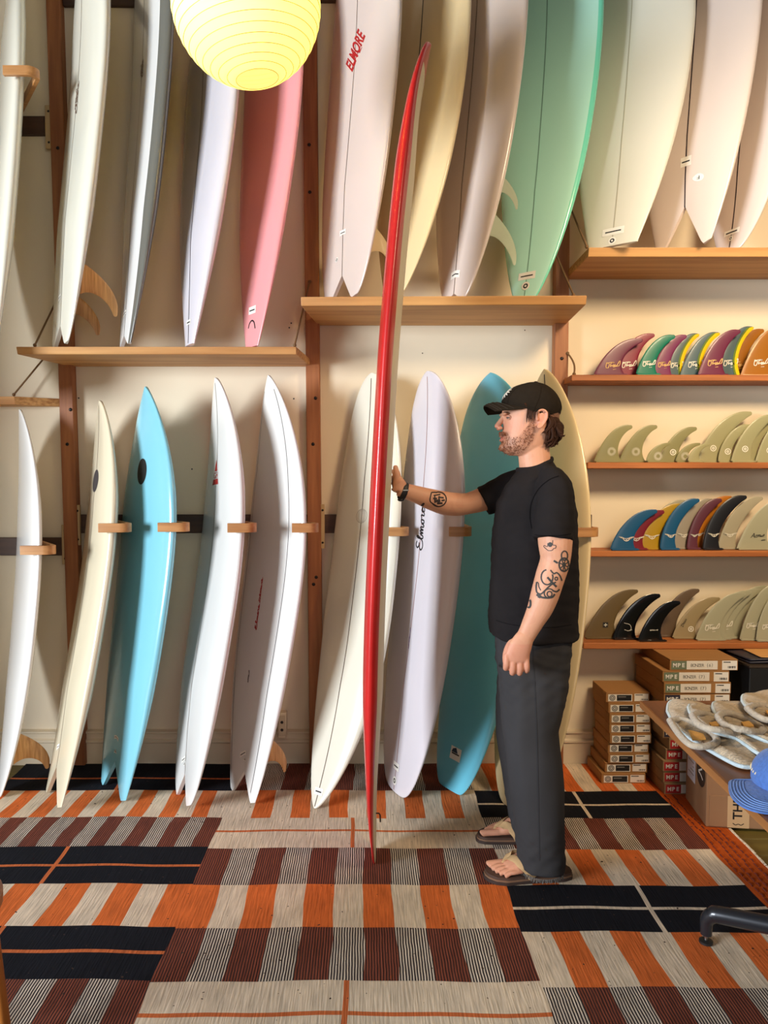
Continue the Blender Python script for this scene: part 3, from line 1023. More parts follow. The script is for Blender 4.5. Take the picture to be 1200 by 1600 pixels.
# shelf rows: (colour, base left px, base right px, tip x px, tip y px, depth step, logo, logo colour, label)
ROWS = [
    [('plum', 925, 973, 1000, 529, 1, 'script', 'g', 'plum fin with gold script, leftmost on the uppermost fin shelf'),
     ('crimson', 950, 998, 1019, 521, 3, 'script', 'w', 'crimson fin half hidden behind the leftmost plum fin'),
     ('emerald', 990, 1023, 1051, 523, 0, 'script', 'w', 'emerald green fin with white script on the uppermost fin shelf'),
     ('violet', 1014, 1046, 1069, 523, 2, 'script', 'g', 'violet fin between the green fin and the first yellow-edged fin'),
     ('slate', 1034, 1066, 1088, 521, 4, 'script', 'w', 'first of three slate fins with a yellow edge, beside the violet fin'),
     ('slate', 1058, 1097, 1120, 519, 3, 'script', 'w', 'second of three slate fins with a yellow edge, left of the large plum fin'),
     ('plum', 1086, 1129, 1153, 515, 1, 'script', 'g', 'large plum fin between two yellow-edged slate fins'),
     ('slate', 1112, 1152, 1173, 510, 3, 'script', 'w', 'third and tallest slate fin with a yellow edge, right of the large plum fin'),
     ('gold', 1126, 1164, 1190, 514, 5, 'script', 'g', 'golden brown fin behind the tallest yellow-edged fin'),
     ('gold', 1152, 1203, 1222, 511, 2, 'script', 'w', 'golden brown fin with white script near the right picture edge'),
     ('plum', 1198, 1242, 1262, 514, 4, None, 'w', 'plum fin cut off by the right picture edge')],
    [('sage', 927, 970, 984, 664, 1, 'burst', 'w', 'sage translucent fin with starburst, leftmost on the second fin shelf'),
     ('sage', 966, 1007, 1023, 664, 3, 'burst', 'w', 'sage translucent fin with starburst, second on the second fin shelf'),
     ('sage', 1028, 1062, 1085, 667, 4, 'ring', 'w', 'sage translucent fin with ring mark rising behind small starburst fin'),
     ('sage', 1008, 1037, 1046, 692, 1, 'burst', 'w', 'small sage fin with starburst in front of a taller ring-marked fin'),
     ('sage', 1054, 1077, 1092, 692, 3, 'burst', 'w', 'small sage fin with starburst behind the small curved fin'),
     ('sage_light', 1073, 1093, 1107, 693, 1, None, 'w', 'small plain sage fin in front of the tallest translucent fin'),
     ('sage_light', 1088, 1126, 1171, 643, 4, 'ring', 'w', 'tallest pale translucent fin with long raked tip on the second fin shelf'),
     ('sage_light', 1120, 1143, 1171, 663, 3, 'ring', 'w', 'pale translucent fin just right of the tallest one'),
     ('sage_light', 1140, 1174, 1207, 648, 2, 'ring', 'w', 'pale translucent fin with ring mark, third from right on the second fin shelf'),
     ('sage_light', 1158, 1184, 1214, 656, 4, None, 'w', 'pale translucent fin squeezed between two ring-marked fins'),
     ('sage_light', 1178, 1212, 1228, 656, 3, 'ring', 'w', 'pale translucent fin with ring mark at the right picture edge, second fin shelf')],
    [('blue', 954, 994, 1023, 796, 0, 'wings', 'w', 'blue fin with white wings, leftmost on the third fin shelf'),
     ('red', 972, 1008, 1034, 797, 1, 'wings', 'w', 'dark red fin between the first blue fin and the mustard fin'),
     ('mustard', 996, 1033, 1064, 787, 2, 'wings', 'w', 'mustard fin with white wings on the third fin shelf'),
     ('pearl', 1006, 1038, 1067, 781, 4, None, 'w', 'pearly fin peeking out behind the mustard fin'),
     ('blue', 1032, 1058, 1089, 779, 1, 'wings', 'w', 'taller blue fin with white wings right of the mustard fin'),
     ('grey', 1050, 1080, 1110, 779, 3, 'wings', 'w', 'grey translucent fin right of the taller blue fin'),
     ('aubergine', 1074, 1092, 1124, 779, 2, 'wings', 'w', 'aubergine fin between grey fin and amber fin'),
     ('amber', 1078, 1101, 1140, 775, 4, 'wings', 'w', 'amber fin behind the black winged fin'),
     ('black', 1099, 1126, 1163, 774, 1, 'wings', 'w', 'black fin with white wings on the third fin shelf'),
     ('pearl', 1122, 1152, 1188, 776, 2.5, 'wings', 'w', 'pearl translucent fin with white wings right of the black fin'),
     ('pale', 1152, 1206, 1226, 781, 1.2, 'scrawl', 'd', 'pale green fin with dark lettering at the right end of the third fin shelf')],
    [('olive_smoke', 915, 968, 993, 921, 3, 'star', 'w', 'brown translucent fin, leftmost on the lowest fin shelf'),
     ('gloss_black', 960, 998, 1028, 928, 2, 'arc', 'w', 'glossy black fin, larger of the two black ones on the lowest fin shelf'),
     ('smoke', 1028, 1062, 1089, 920, 5, None, 'w', 'smoky brown fin rising behind the smaller glossy black fin'),
     ('gloss_black', 1000, 1040, 1059, 939, 0, 'bar', 'w', 'smaller glossy black fin in front of the smoky brown fin'),
     ('stone', 1054, 1093, 1121, 933, 3, 'deso', 'w', 'stone coloured fin with ring mark and dark scrawl on the lowest fin shelf'),
     ('pale', 1091, 1133, 1161, 926, 1, 'script', 'w', 'pale fin with white script, front of the row of pale fins'),
     ('pale', 1102, 1142, 1170, 923, 2, None, 'w', 'pale fin second in the row of pale fins, lowest shelf'),
     ('pale', 1112, 1153, 1186, 920, 3, 'script', 'w', 'pale fin third in the row of pale fins, lowest shelf'),
     ('pale', 1124, 1167, 1199, 915, 4, None, 'w', 'pale fin fourth in the row of pale fins, lowest shelf'),
     ('pale', 1160, 1193, 1213, 914, 1, 'script', 'w', 'pale fin second from the right picture edge on the lowest fin shelf'),
     ('pale', 1186, 1216, 1232, 918, 0, 'script', 'w', 'pale fin cut off by the right picture edge, lowest fin shelf')],
]
GRPS = ['fins on the uppermost fin shelf', 'fins on the second fin shelf', 'fins on the third fin shelf', 'fins on the lowest fin shelf']
BURST = [[(.45 * math.cos(a), .45 * math.sin(a)), (1.0 * math.cos(a), 1.0 * math.sin(a))] for a in np.linspace(0, 2 * PI, 18, endpoint=False)]
WINGS = [catmull([(0, -.35), (-.25, -.25), (-.55, 0), (-1.1, .28)], 14), catmull([(0, -.35), (.25, -.25), (.55, 0), (1.1, .28)], 14),
         [(-1.05, .27), (-.6, .18), (-.2, .0)], [(1.05, .27), (.6, .18), (.2, .0)], [(-.12, .1), (0, -.4), (.12, .1)], [(-.8, .1), (-.4, -.02)], [(.8, .1), (.4, -.02)]]
for ri, row in enumerate(ROWS):
    zt, yf = FIN_SH[ri]
    for (cn, xl, xr, tx, ty, k, logo, lc, lab) in row:
        Y = yf + .030 + k * .0215
        zb = zt + .009
        A, Bp = onY(xl, 800, Y)[0], onY(xr, 800, Y)[0]
        tp = onY(tx, ty, Y)
        base, h, rake = Bp - A, tp[2] - zb, tp[0] - A
        t = thing('surfboard_fin', lab, 'fin', (A, Y, zt), GRPS[ri])
        Q, th, Ld, Tr = fin_grid(base, h, rake, .009, n=20, m=10, style=1 if base < .095 else 0)

        def mp(x, y, z):
            return np.stack([A + x, Y + y, zb + z], -1)
        b_ = MB()
        fin_solid(b_, Q, th, mp)
        blade = b_.build('blade', FC[cn], t)
        if cn == 'slate':
            n_ = len(Tr)
            for wd, mm, lift, pn in ((.030, M_grass, .0062, 'green_band'), (.020, M_yellow, .0068, 'yellow_edge')):
                tang = np.gradient(Tr, axis=0)
                tang /= np.linalg.norm(tang, axis=1)[:, None]
                inn = Ld - Tr
                inn /= np.linalg.norm(inn, axis=1)[:, None] + 1e-9
                wv = np.minimum(wd, np.linalg.norm(Ld - Tr, axis=1) * .8)[:, None]
                P0_, P1_ = Tr + inn * .0005, Tr + inn * wv
                G = []
                for f_ in (0, .5, 1):
                    p = P0_ * (1 - f_) + P1_ * f_
                    G.append(np.stack([A + p[:, 0], np.full(n_, Y - lift + (.003 if f_ == 0 else 0)), zb + p[:, 1]], -1))
                b2 = MB()
                b2.grid(np.array(G))
                b2.build(pn, mm, t)
        b_ = MB()
        b_.box((A + base * .06, Y - .0055, zt + .0005), (Bp + .012, Y + .0055, zt + .0115), bev=.002)
        b_.box((Bp + .010, Y - .003, zt + .002), (Bp + .018, Y + .003, zt + .008), bev=.001)
        b_.build('base_tab', FC[cn] if FC[cn] not in (FC['gold'],) else M_fincream, t)
        if logo:
            ink = {'w': M_ink_w, 'g': M_ink_g, 'd': M_ink_d}[lc]
            cx_, cz_ = base * .62, h * .26
            yl = Y - .0062

            def fn(P, s=1.0):
                P = np.asarray(P, float)
                return np.stack([A + cx_ + P[:, 0], np.full(len(P), yl), zb + cz_ + P[:, 1]], -1)
            b_ = MB()
            sz = min(base * .30, .036)
            if logo == 'script':
                ribbon(b_, [s * sz for s in SCRIPT_SCRAWL], .0034, fn)
                ribbon(b_, [[(-.1 * sz, -.62 * sz), (.35 * sz, -.58 * sz)]], .002, fn)
            elif logo == 'burst':
                ribbon(b_, [np.array(s) * .022 for s in BURST], .0018, fn)
            elif logo == 'ring':
                ribbon(b_, [circle(0, 0, .0135, 24), circle(0, 0, .0048, 12)], .0042, fn)
            elif logo == 'wings':
                ribbon(b_, [np.array(s) * min(.034, base * .33) for s in WINGS], .0032, fn)
            elif logo == 'scrawl':
                lettering(b_, 'A', fn, .024, (-.030, .002), shear=.3)
                ribbon(b_, [s * np.array([.022, .014]) + np.array([.008, 0]) for s in SCRIPT_SCRAWL], .0024, fn)
                ribbon(b_, [[(.012, -.022), (.034, -.020)]], .003, fn)
            elif logo == 'star':
                b_.add(fn([(-.012, -.012), (.014, -.012), (.014, .014), (-.012, .014)]), [(0, 1, 2, 3)])
                ink = M_ink_d
            elif logo == 'arc':
                ribbon(b_, [catmull([(-.02, .02), (.008, .012), (.016, -.006), (.01, -.02)], 16), [(-.018, -.014), (.0, -.020), (.02, -.014)]], .002, fn)
            elif logo == 'bar':
                ribbon(b_, [s * np.array([.020, .006]) for s in SCRIPT_SCRAWL], .0022, fn)
            elif logo == 'deso':
                ribbon(b_, [circle(.014, -.01, .0125, 24), circle(.014, -.01, .0045, 12)], .004, fn)
            b_.build('printed_logo', ink, t, smooth=False, fix=False)
            if logo == 'deso':
                b_ = MB()
                lettering(b_, 'Deso', fn, .014, (-.022, .024), rot=1.1)
                b_.build('dark_lettering', M_ink_d, t, smooth=False, fix=False)
            if logo == 'star':
                b_ = MB()
                yl -= .0006
                ribbon(b_, [[(-.007, .001), (.009, .001)], [(.001, -.007), (.001, .009)]], .004, fn)
                b_.build('star_mark', M_ink_w, t, smooth=False, fix=False)

# ------------------------------------------------------------------ cardboard boxes
M_card = mat('kraft_cardboard', (170, 122, 70), .8, var=.06, scale=6, bump=.03)
M_card_g = mat('grey_brown_cardboard', (158, 128, 92), .8, var=.06, scale=6, bump=.03)
M_cardb = mat('brown_carton', (152, 112, 78), .8, var=.08, scale=5, bump=.04)
M_green_l = mat('sage_label', (112, 124, 98), .55)
M_navy_l = mat('navy_label', (44, 42, 62), .55)
M_red_l = mat('red_label', (176, 36, 40), .55)
M_blk_l = mat('black_label', (24, 23, 24), .55)
M_label = mat('white_label', (236, 230, 220), .55)
M_greyprint = mat('grey_print', (128, 124, 118), .6)


def carton(lab, name, x0, x1, yf, yb, z0, z1, m, group, rot=0.0):
    t = thing(name, lab, 'box', ((x0 + x1) / 2, (yf + yb) / 2, z0), group, rot)
    b_ = MB()
    cx, cy = (x0 + x1) / 2, (yf + yb) / 2
    hx, hy, h = (x1 - x0) / 2, (yb - yf) / 2, z1 - z0
    b_.box((-hx, -hy, .0004), (hx, hy, h - .006), bev=.0015)
    b_.build('tray', m, t, smooth=False, offset=(0, 0, 0))
    b_ = MB()
    b_.box((-hx, -hy, h - .0055), (hx, hy, h - .0004), bev=.0015)
    b_.box((-hx - .0006, -hy * .5, h * .35), (-hx + .002, -hy * .2, h - .003))
    b_.build('lid', m, t, smooth=False, offset=(0, 0, 0))

    def fn(P):
        P = np.asarray(P, float)
        return np.stack([P[:, 0] - hx, np.full(len(P), -hy - .0008), P[:, 1]], -1)
    return t, fn, 2 * hx, h


def lab_rect(fn, x0, x1, z0, z1, m, t, name, lift=0.0):
    b_ = MB()
    P = fn([(x0, z0), (x1, z0), (x1, z1), (x0, z1)])
    P[:, 1] -= lift
    b_.add(P, [(0, 1, 2, 3)])
    return b_.build(name, m, t, smooth=False, offset=(0, 0, 0), fix=False)


def lifted(fn, d):
    def g(P):
        Q = fn(P)
        Q[:, 1] -= d
        return Q
    return g


ORD = ['lowest', 'second from the bottom', 'third from the bottom', 'fourth from the bottom', 'middle', 'fourth from the top', 'third from the top', 'second from the top', 'topmost']
# small kraft boxes: bottom row first (front left px, front right px)
SB = [(941, 1010), (946, 1012), (951, 1016), (950, 1014), (953, 1018), (952, 1017), (952, 1016), (950, 1015), (946, 1014)]
zb = 0.0
HB = .0492
for i, (xa, xb) in enumerate(SB):
    yf = 3.515 + [0, .012, .004, .01, 0, .006, .004, .01, .02][i]
    x0, x1 = onY(xa, 1150, yf)[0], onY(xb, 1150, yf)[0]
    t, fn, w, h = carton('small kraft box with black label, %s of the nine-box stack' % ORD[i], 'cardboard_box', x0, x1, yf, yf + .232 - (.02 if i == 8 else 0), zb, zb + HB, M_card, 'small kraft boxes by the wall')
    a, e = w * .03, w * .60
    lab_rect(fn, a + .004, e, h * .10, h * .80, M_card_g if False else M_sticker, t, 'label')
    lab_rect(fn, a + .046, e - .004, h * .16, h * .74, M_blk_l, t, 'black_panel', .0005)
    b_ = MB()
    ribbon(b_, [circle(a + .024, h * .45, .0125, 22), circle(a + .024, h * .45, .006, 12)], .005, lifted(fn, .0006))
    b_.build('round_print', M_greyprint, t, smooth=False, offset=(0, 0, 0), fix=False)
    lab_rect(fn, w * .65, w * .97, h * .12, h * .86, M_label, t, 'barcode_label')
    b_ = MB()
    f2 = lifted(fn, .0006)
    bx, bw = w * .80, w * .155
    for q in range(9):
        x_ = bx + bw * q / 9
        b_.add(f2([(x_, h * .20), (x_ + bw / 9 * (.35 + .4 * (q * 7 % 3) / 2), h * .20), (x_ + bw / 9 * (.35 + .4 * (q * 7 % 3) / 2), h * .36), (x_, h * .36)]), [(0, 1, 2, 3)])
    b_.add(f2([(w * .67, h * .70), (w * .84, h * .70), (w * .84, h * .78), (w * .67, h * .78)]), [(0, 1, 2, 3)])
    b_.build('barcode', M_black, t, smooth=False, offset=(0, 0, 0), fix=False)
    b_ = MB()
    f3 = lifted(fn, .0011)
    b_.add(f3([(a + .052, h * .50), (a + .052 + w * .18, h * .50), (a + .052 + w * .18, h * .60), (a + .052, h * .60)]), [(0, 1, 2, 3)])
    b_.build('panel_print', M_greyprint, t, smooth=False, offset=(0, 0, 0), fix=False)
    zb += HB

# wide boxes with lettered labels, bottom first: (front left px, right px, colour, title)
WB = [(1040, 1146, 'r', ''), (1038, 1142, 'r', ''), (1037, 1141, 'r', ''), (1041, 1147, 'r', ''), (1046, 1152, 'r', ''), (1036, 1142, 'n', ''), (1039, 1145, 'n', ''), (1038, 1144, 'n', ''),
      (1036.5, 1140, 'n', 'BONZER (7)'), (1036.5, 1141, 'g', 'BONZER (7)'), (1034, 1138, 'g', 'BONZER (7)'), (1045, 1151, 'g', 'BONZER (6)')]
WORD = ['lowest box with a red label in the wide stack', 'second lowest box with a red label in the wide stack', 'middle of the five red-labelled boxes in the wide stack', 'fourth red-labelled box from the floor in the wide stack', 'highest red-labelled box in the wide stack',
        'wide box hidden under the table edge, directly above the red-labelled ones', 'wide box mostly hidden by the table edge, sixth from the top', 'wide box mostly hidden by the table edge, fifth from the top', 'wide box with a navy label showing above the table edge',
        'third wide box from the top, sage label', 'second wide box from the top, sage label', 'topmost wide box with sage label, set back to the right']
zb = 0.0
HW = .0532
for i, (xa, xb, cc, title) in enumerate(WB):
    yf = 3.392 + [0, .008, .004, .01, .0, .006, .003, .008, .004, .0, .004, .008][i]
    x0, x1 = onY(xa, 1130, yf)[0], onY(xb, 1130, yf)[0]
    t, fn, w, h = carton(WORD[i], 'cardboard_box', x0, x1, yf, yf + .352, zb, zb + HW, M_card if i > 7 else M_card_g, 'wide cardboard boxes by the wall')
    cm = {'r': M_red_l, 'n': M_navy_l, 'g': M_green_l}[cc]
    lab_rect(fn, w * .02, w * .245, h * .10, h * .86, cm, t, 'colour_label')
    b_ = MB()
    spaced(b_, 'MPE', lifted(fn, .0006), h * .34, (w * .135, h * .48), w * .062, bold=.035)
    b_.build('label_letters', M_white, t, smooth=False, offset=(0, 0, 0), fix=False)
    lab_rect(fn, w * .245, w * .70, h * .10, h * .86, M_label, t, 'title_label')
    if title:
        b_ = MB()
        spaced(b_, title, lifted(fn, .0006), h * .26, (w * .47, h * .47), w * .033, bold=.01)
        b_.build('title_letters', M_greyprint, t, smooth=False, offset=(0, 0, 0), fix=False)
    lab_rect(fn, w * .765, w * .985, h * .06, h * .88, M_label, t, 'barcode_label')
    b_ = MB()
    f2 = lifted(fn, .0006)
    bx, bw = w * .85, w * .115
    for q in range(9):
        x_ = bx + bw * q / 9
        ww = bw / 9 * (.35 + .4 * (q * 7 % 3) / 2)
        b_.add(f2([(x_, h * .20), (x_ + ww, h * .20), (x_ + ww, h * .40), (x_, h * .40)]), [(0, 1, 2, 3)])
    b_.add(f2([(w * .785, h * .70), (w * .89, h * .70), (w * .89, h * .78), (w * .785, h * .78)]), [(0, 1, 2, 3)])
    b_.build('barcode', M_black, t, smooth=False, offset=(0, 0, 0), fix=False)
    zb += HW

# big shipping carton under the table
p0, p1 = onZ(1103, 1292, 0), onZ(1066, 1240, 0)
yaw = math.atan2(p1[1] - p0[1], p1[0] - p0[0]) - PI / 2
ln = .285
t = thing('shipping_carton', 'large brown shipping carton with black round sticker, on the floor under the table', 'box', (p0[0], p0[1], 0.0008), rotz=yaw)
W_, H_ = .42, .365
b_ = MB()
b_.box((0, 0, 0), (W_, ln, H_), bev=.003)
b_.build('carton', M_cardb, t, smooth=False, offset=(0, 0, 0))
b_ = MB()
b_.box((.012, -.0035, .006), (W_ - .01, .001, .138), bev=.001)
b_.build('front_flap', M_cardb, t, smooth=False, offset=(0, 0, 0))
b_ = MB()
b_.add([(-.0008, .150, .120), (-.0008, .262, .120), (-.0008, .262, .30), (-.0008, .150, .30)], [(0, 1, 2, 3)])
b_.build('shipping_label', mat('shipping_label', (206, 204, 216), .5), t, smooth=False, offset=(0, 0, 0))
b_ = MB()
for q in range(6):
    b_.box((-.0016, .17, .15 + q * .018), (-.0009, .245 - .03 * (q % 3), .154 + q * .018))
b_.build('label_print', M_greyprint, t, smooth=False, offset=(0, 0, 0))
fnl = lambda P: np.stack([np.full(len(P), -.0012), .075 - np.asarray(P)[:, 0], .200 + np.asarray(P)[:, 1]], -1)
b_ = MB()
b_.add(fnl(circle(0, 0, .056, 33)[:-1]), [list(range(32))])
b_.build('round_sticker', M_black, t, smooth=False, offset=(0, 0, 0), fix=False)
fnl2 = lambda P: fnl(P) - np.array([.0008, 0, 0])
b_ = MB()
ribbon(b_, [catmull([(-.030, .002), (-.01, .012), (.010, .022), (.018, .026)], 10), catmull([(-.028, .0), (.0, -.004), (.028, -.018)], 10)], .008, fnl2)
b_.build('sticker_emblem', M_white, t, smooth=False, offset=(0, 0, 0), fix=False)
fnf = lambda P: np.stack([.128 + np.asarray(P)[:, 0], np.full(len(P), -.0042), .07 + np.asarray(P)[:, 1]], -1)
b_ = MB()
b_.add(fnf([(-.044, -.066), (.044, -.066), (.044, .07), (-.044, .07)]), [(0, 1, 2, 3)])
b_.build('paper_band', mat('tan_paper', (196, 160, 118), .7), t, smooth=False, offset=(0, 0, 0), fix=False)
fnf2 = lambda P: fnf(P) - np.array([0, .0008, 0])
b_ = MB()
lettering(b_, 'THE', fnf2, .036, (-.004, .018), rot=PI / 2, bold=.02, width=None)
ribbon(b_, [catmull([(-.022, -.046), (-.011, -.053), (0, -.049), (.011, -.053), (.022, -.046)], 16)], .003, fnf2)
b_.build('band_letters', M_black, t, smooth=False, offset=(0, 0, 0), fix=False)

# black box behind the table with dark wallets on it
xb0 = onY(1161.5, 1050, 3.39)
t = thing('black_box', 'tall matt black box behind the table at the right picture edge', 'box', (xb0[0] + .03, 3.39, 0.0008))
b_ = MB()
b_.box((0, 0, 0), (.45, .33, xb0[2] + .016), bev=.003)
b_.build('box_body', mat('matt_black_board', (16, 16, 18), .6), t, smooth=False, offset=(0, 0, 0))
b_ = MB()
b_.box((-.002, -.002, xb0[2] + .017), (.452, .332, xb0[2] + .028), bev=.002)
b_.build('box_lid', mat('brown_black_lid', (52, 40, 30), .6), t, smooth=False, offset=(0, 0, 0))
zt = xb0[2] + .029
t = thing('folded_wallet', 'dark folded wallet with orange inlay on the black box', 'wallet', (xb0[0] + .05, 3.40, zt))
b_ = MB()
for k_, (dz, a_) in enumerate(((.003, .1), (.016, .22))):
    b_.box((-.0, .02, dz), (.30, .20, dz + .008), bev=.003)
for v in b_.v:
    v[:, 2] += v[:, 0] * .03
    v[:, 0] -= v[:, 1] * .15
b_.build('cover', mat('navy_leather', (44, 42, 54), .5), t, offset=(0, 0, 0))
b_ = MB()
b_.box((.05, .025, .0305), (.30, .19, .0335), bev=.001)
b_.build('orange_inlay', mat('orange_print_paper', (222, 164, 96), .5), t, offset=(0, 0, 0))

# ------------------------------------------------------------------ table with black pedestal base
TZ = .745
c0 = onZ(1003, 1095, TZ)
c1 = onZ(1200, 1281, TZ)
M_table = wood('walnut_table', (128, 78, 46), (98, 58, 34), 'Y', rough=.4, scale=6)
M_tedge = wood('table_edge', (160, 106, 58), (132, 84, 44), 'Y', rough=.5, scale=6)
t = thing('display_table', 'brown wooden table with knitted beanies and a blue cap, black metal base', 'table', (1.45, 2.0, 0))
xl0, yb_ = c0[0], c0[1]
xl1 = xl0 + (c1[0] - c0[0]) / (c0[1] - c1[1]) * (c0[1] - 1.45)
b_ = MB()
P = [(xl0, yb_), (2.1, yb_), (2.1, 1.45), (xl1, 1.45)]
b_.prism(P, TZ - .020, TZ, axis=2)
b_.build('tabletop', M_table, t, smooth=False)
b_ = MB()
b_.prism([(xl0 - .006, yb_ + .003), (xl0, yb_ + .003), (xl1, 1.45), (xl1 - .006, 1.45)], TZ - .022, TZ - .001, axis=2)
b_.build('edge_strip', M_tedge, t, smooth=False)
M_blackmetal = mat('black_metal', (40, 42, 48), .32, metal=.35, coat=.3)
ft = onZ(1103, 1474, 0)
ctr = np.array([1.52, 2.00])
b_ = MB()
b_.tube([(ctr[0], ctr[1], .10), (ctr[0], ctr[1], TZ - .021)], .035, 20)
b_.build('column', M_blackmetal, t)
dv = np.array([ft[0], ft[1]]) - ctr
for q in range(4):
    a = q * PI / 2
    d = np.array([dv[0] * math.cos(a) - dv[1] * math.sin(a), dv[0] * math.sin(a) + dv[1] * math.cos(a)])
    e = ctr + d
    u = d / np.linalg.norm(d)
    b_ = MB()
    # arm that thickens towards the hub and turns down at its end
    pts = [np.array([*(ctr + u * .02), .148]), np.array([*(ctr + d * .5), .128]), np.array([*(e - u * .045), .106]), np.array([*(e - u * .018), .098]), np.array([*(e - u * .003), .080]), np.array([*e, .058]), np.array([*e, .030])]
    cv = catmull(pts, 26)
    rr = np.interp(np.linspace(0, 1, 26), [0, .5, .75, 1], [.030, .024, .019, .0165])
    side = np.array([-u[1], u[0], 0])
    b_.tube(cv, np.stack([rr * .95, rr * 1.05], -1), 14, flat=side)
    ar = b_.build('base_arm', M_blackmetal, t)
    b_ = MB()
    b_.tube([(e[0], e[1], .012), (e[0], e[1], .031)], .006, 10)
    b_.build('glide_stem', mat('steel', (170, 168, 164), .3, metal=1.0), ar, offset=tuple(t.location))
    b_ = MB()
    b_.tube([(e[0], e[1], .0006), (e[0], e[1], .003), (e[0], e[1], .010), (e[0], e[1], .013)], [.017, .021, .021, .013], 18)
    b_.build('glide_foot', mat('black_rubber', (26, 27, 28), .5), ar, offset=tuple(t.location))

# ------------------------------------------------------------------ knitted beanies lying in a row on the table
M_knit = mat('oatmeal_knit', (216, 192, 158), .95, var=.38, scale=150, bump=.9, stretch=(.5, 1.6, 1), sheen=.3)
M_knitcuff = mat('oatmeal_cuff_knit', (194, 180, 160), .95, var=.2, scale=90, bump=.6, sheen=.3)
M_trimblue = mat('pale_blue_edging', (196, 214, 222), .9, var=.08, scale=90, bump=.4, sheen=.3)
M_tag = mat('orange_tag', (226, 168, 84), .7, var=.25, scale=30)
HATS = [('oatmeal knitted beanie with pale blue edging, leftmost on the table', [(1043, 1112), (1046, 1098), (1062, 1095), (1104, 1104), (1122, 1140), (1184, 1186), (1182, 1197), (1162, 1198), (1140, 1190), (1098, 1166), (1060, 1140)], [(1047, 1126), (1066, 1124), (1092, 1134), (1112, 1146), (1120, 1158), (1104, 1166), (1080, 1164), (1062, 1148)], [(1076, 1140), (1099, 1146), (1103, 1154), (1082, 1155)]),
        ('oatmeal knitted beanie with pale blue edging, second from left on the table', [(1076, 1096), (1080, 1086), (1094, 1088), (1140, 1104), (1160, 1140), (1215, 1172), (1214, 1188), (1184, 1186), (1150, 1162), (1110, 1150), (1082, 1118)], [(1082, 1120), (1102, 1114), (1130, 1124), (1150, 1142), (1150, 1154), (1134, 1156), (1112, 1150), (1092, 1136)], [(1108, 1134), (1130, 1136), (1124, 1142), (1112, 1141)]),
        ('oatmeal knitted beanie with pale blue edging, third from left on the table', [(1114, 1096), (1116, 1084), (1128, 1083), (1180, 1100), (1200, 1130), (1240, 1160), (1236, 1178), (1200, 1172), (1170, 1158), (1138, 1142), (1120, 1118)], [(1122, 1122), (1138, 1114), (1166, 1126), (1190, 1144), (1188, 1156), (1172, 1158), (1150, 1150), (1130, 1136)], [(1158, 1134), (1170, 1136), (1178, 1146), (1164, 1144)]),
        ('oatmeal knitted beanie with pale blue edging, rightmost on the table', [(1160, 1090), (1162, 1075), (1178, 1071), (1215, 1076), (1240, 1100), (1270, 1140), (1262, 1156), (1226, 1150), (1200, 1138), (1178, 1120), (1166, 1104)], [(1168, 1110), (1186, 1106), (1212, 1116), (1232, 1130), (1230, 1142), (1212, 1144), (1194, 1136), (1178, 1122)], [(1196, 1118), (1212, 1122), (1216, 1130), (1202, 1130)])]
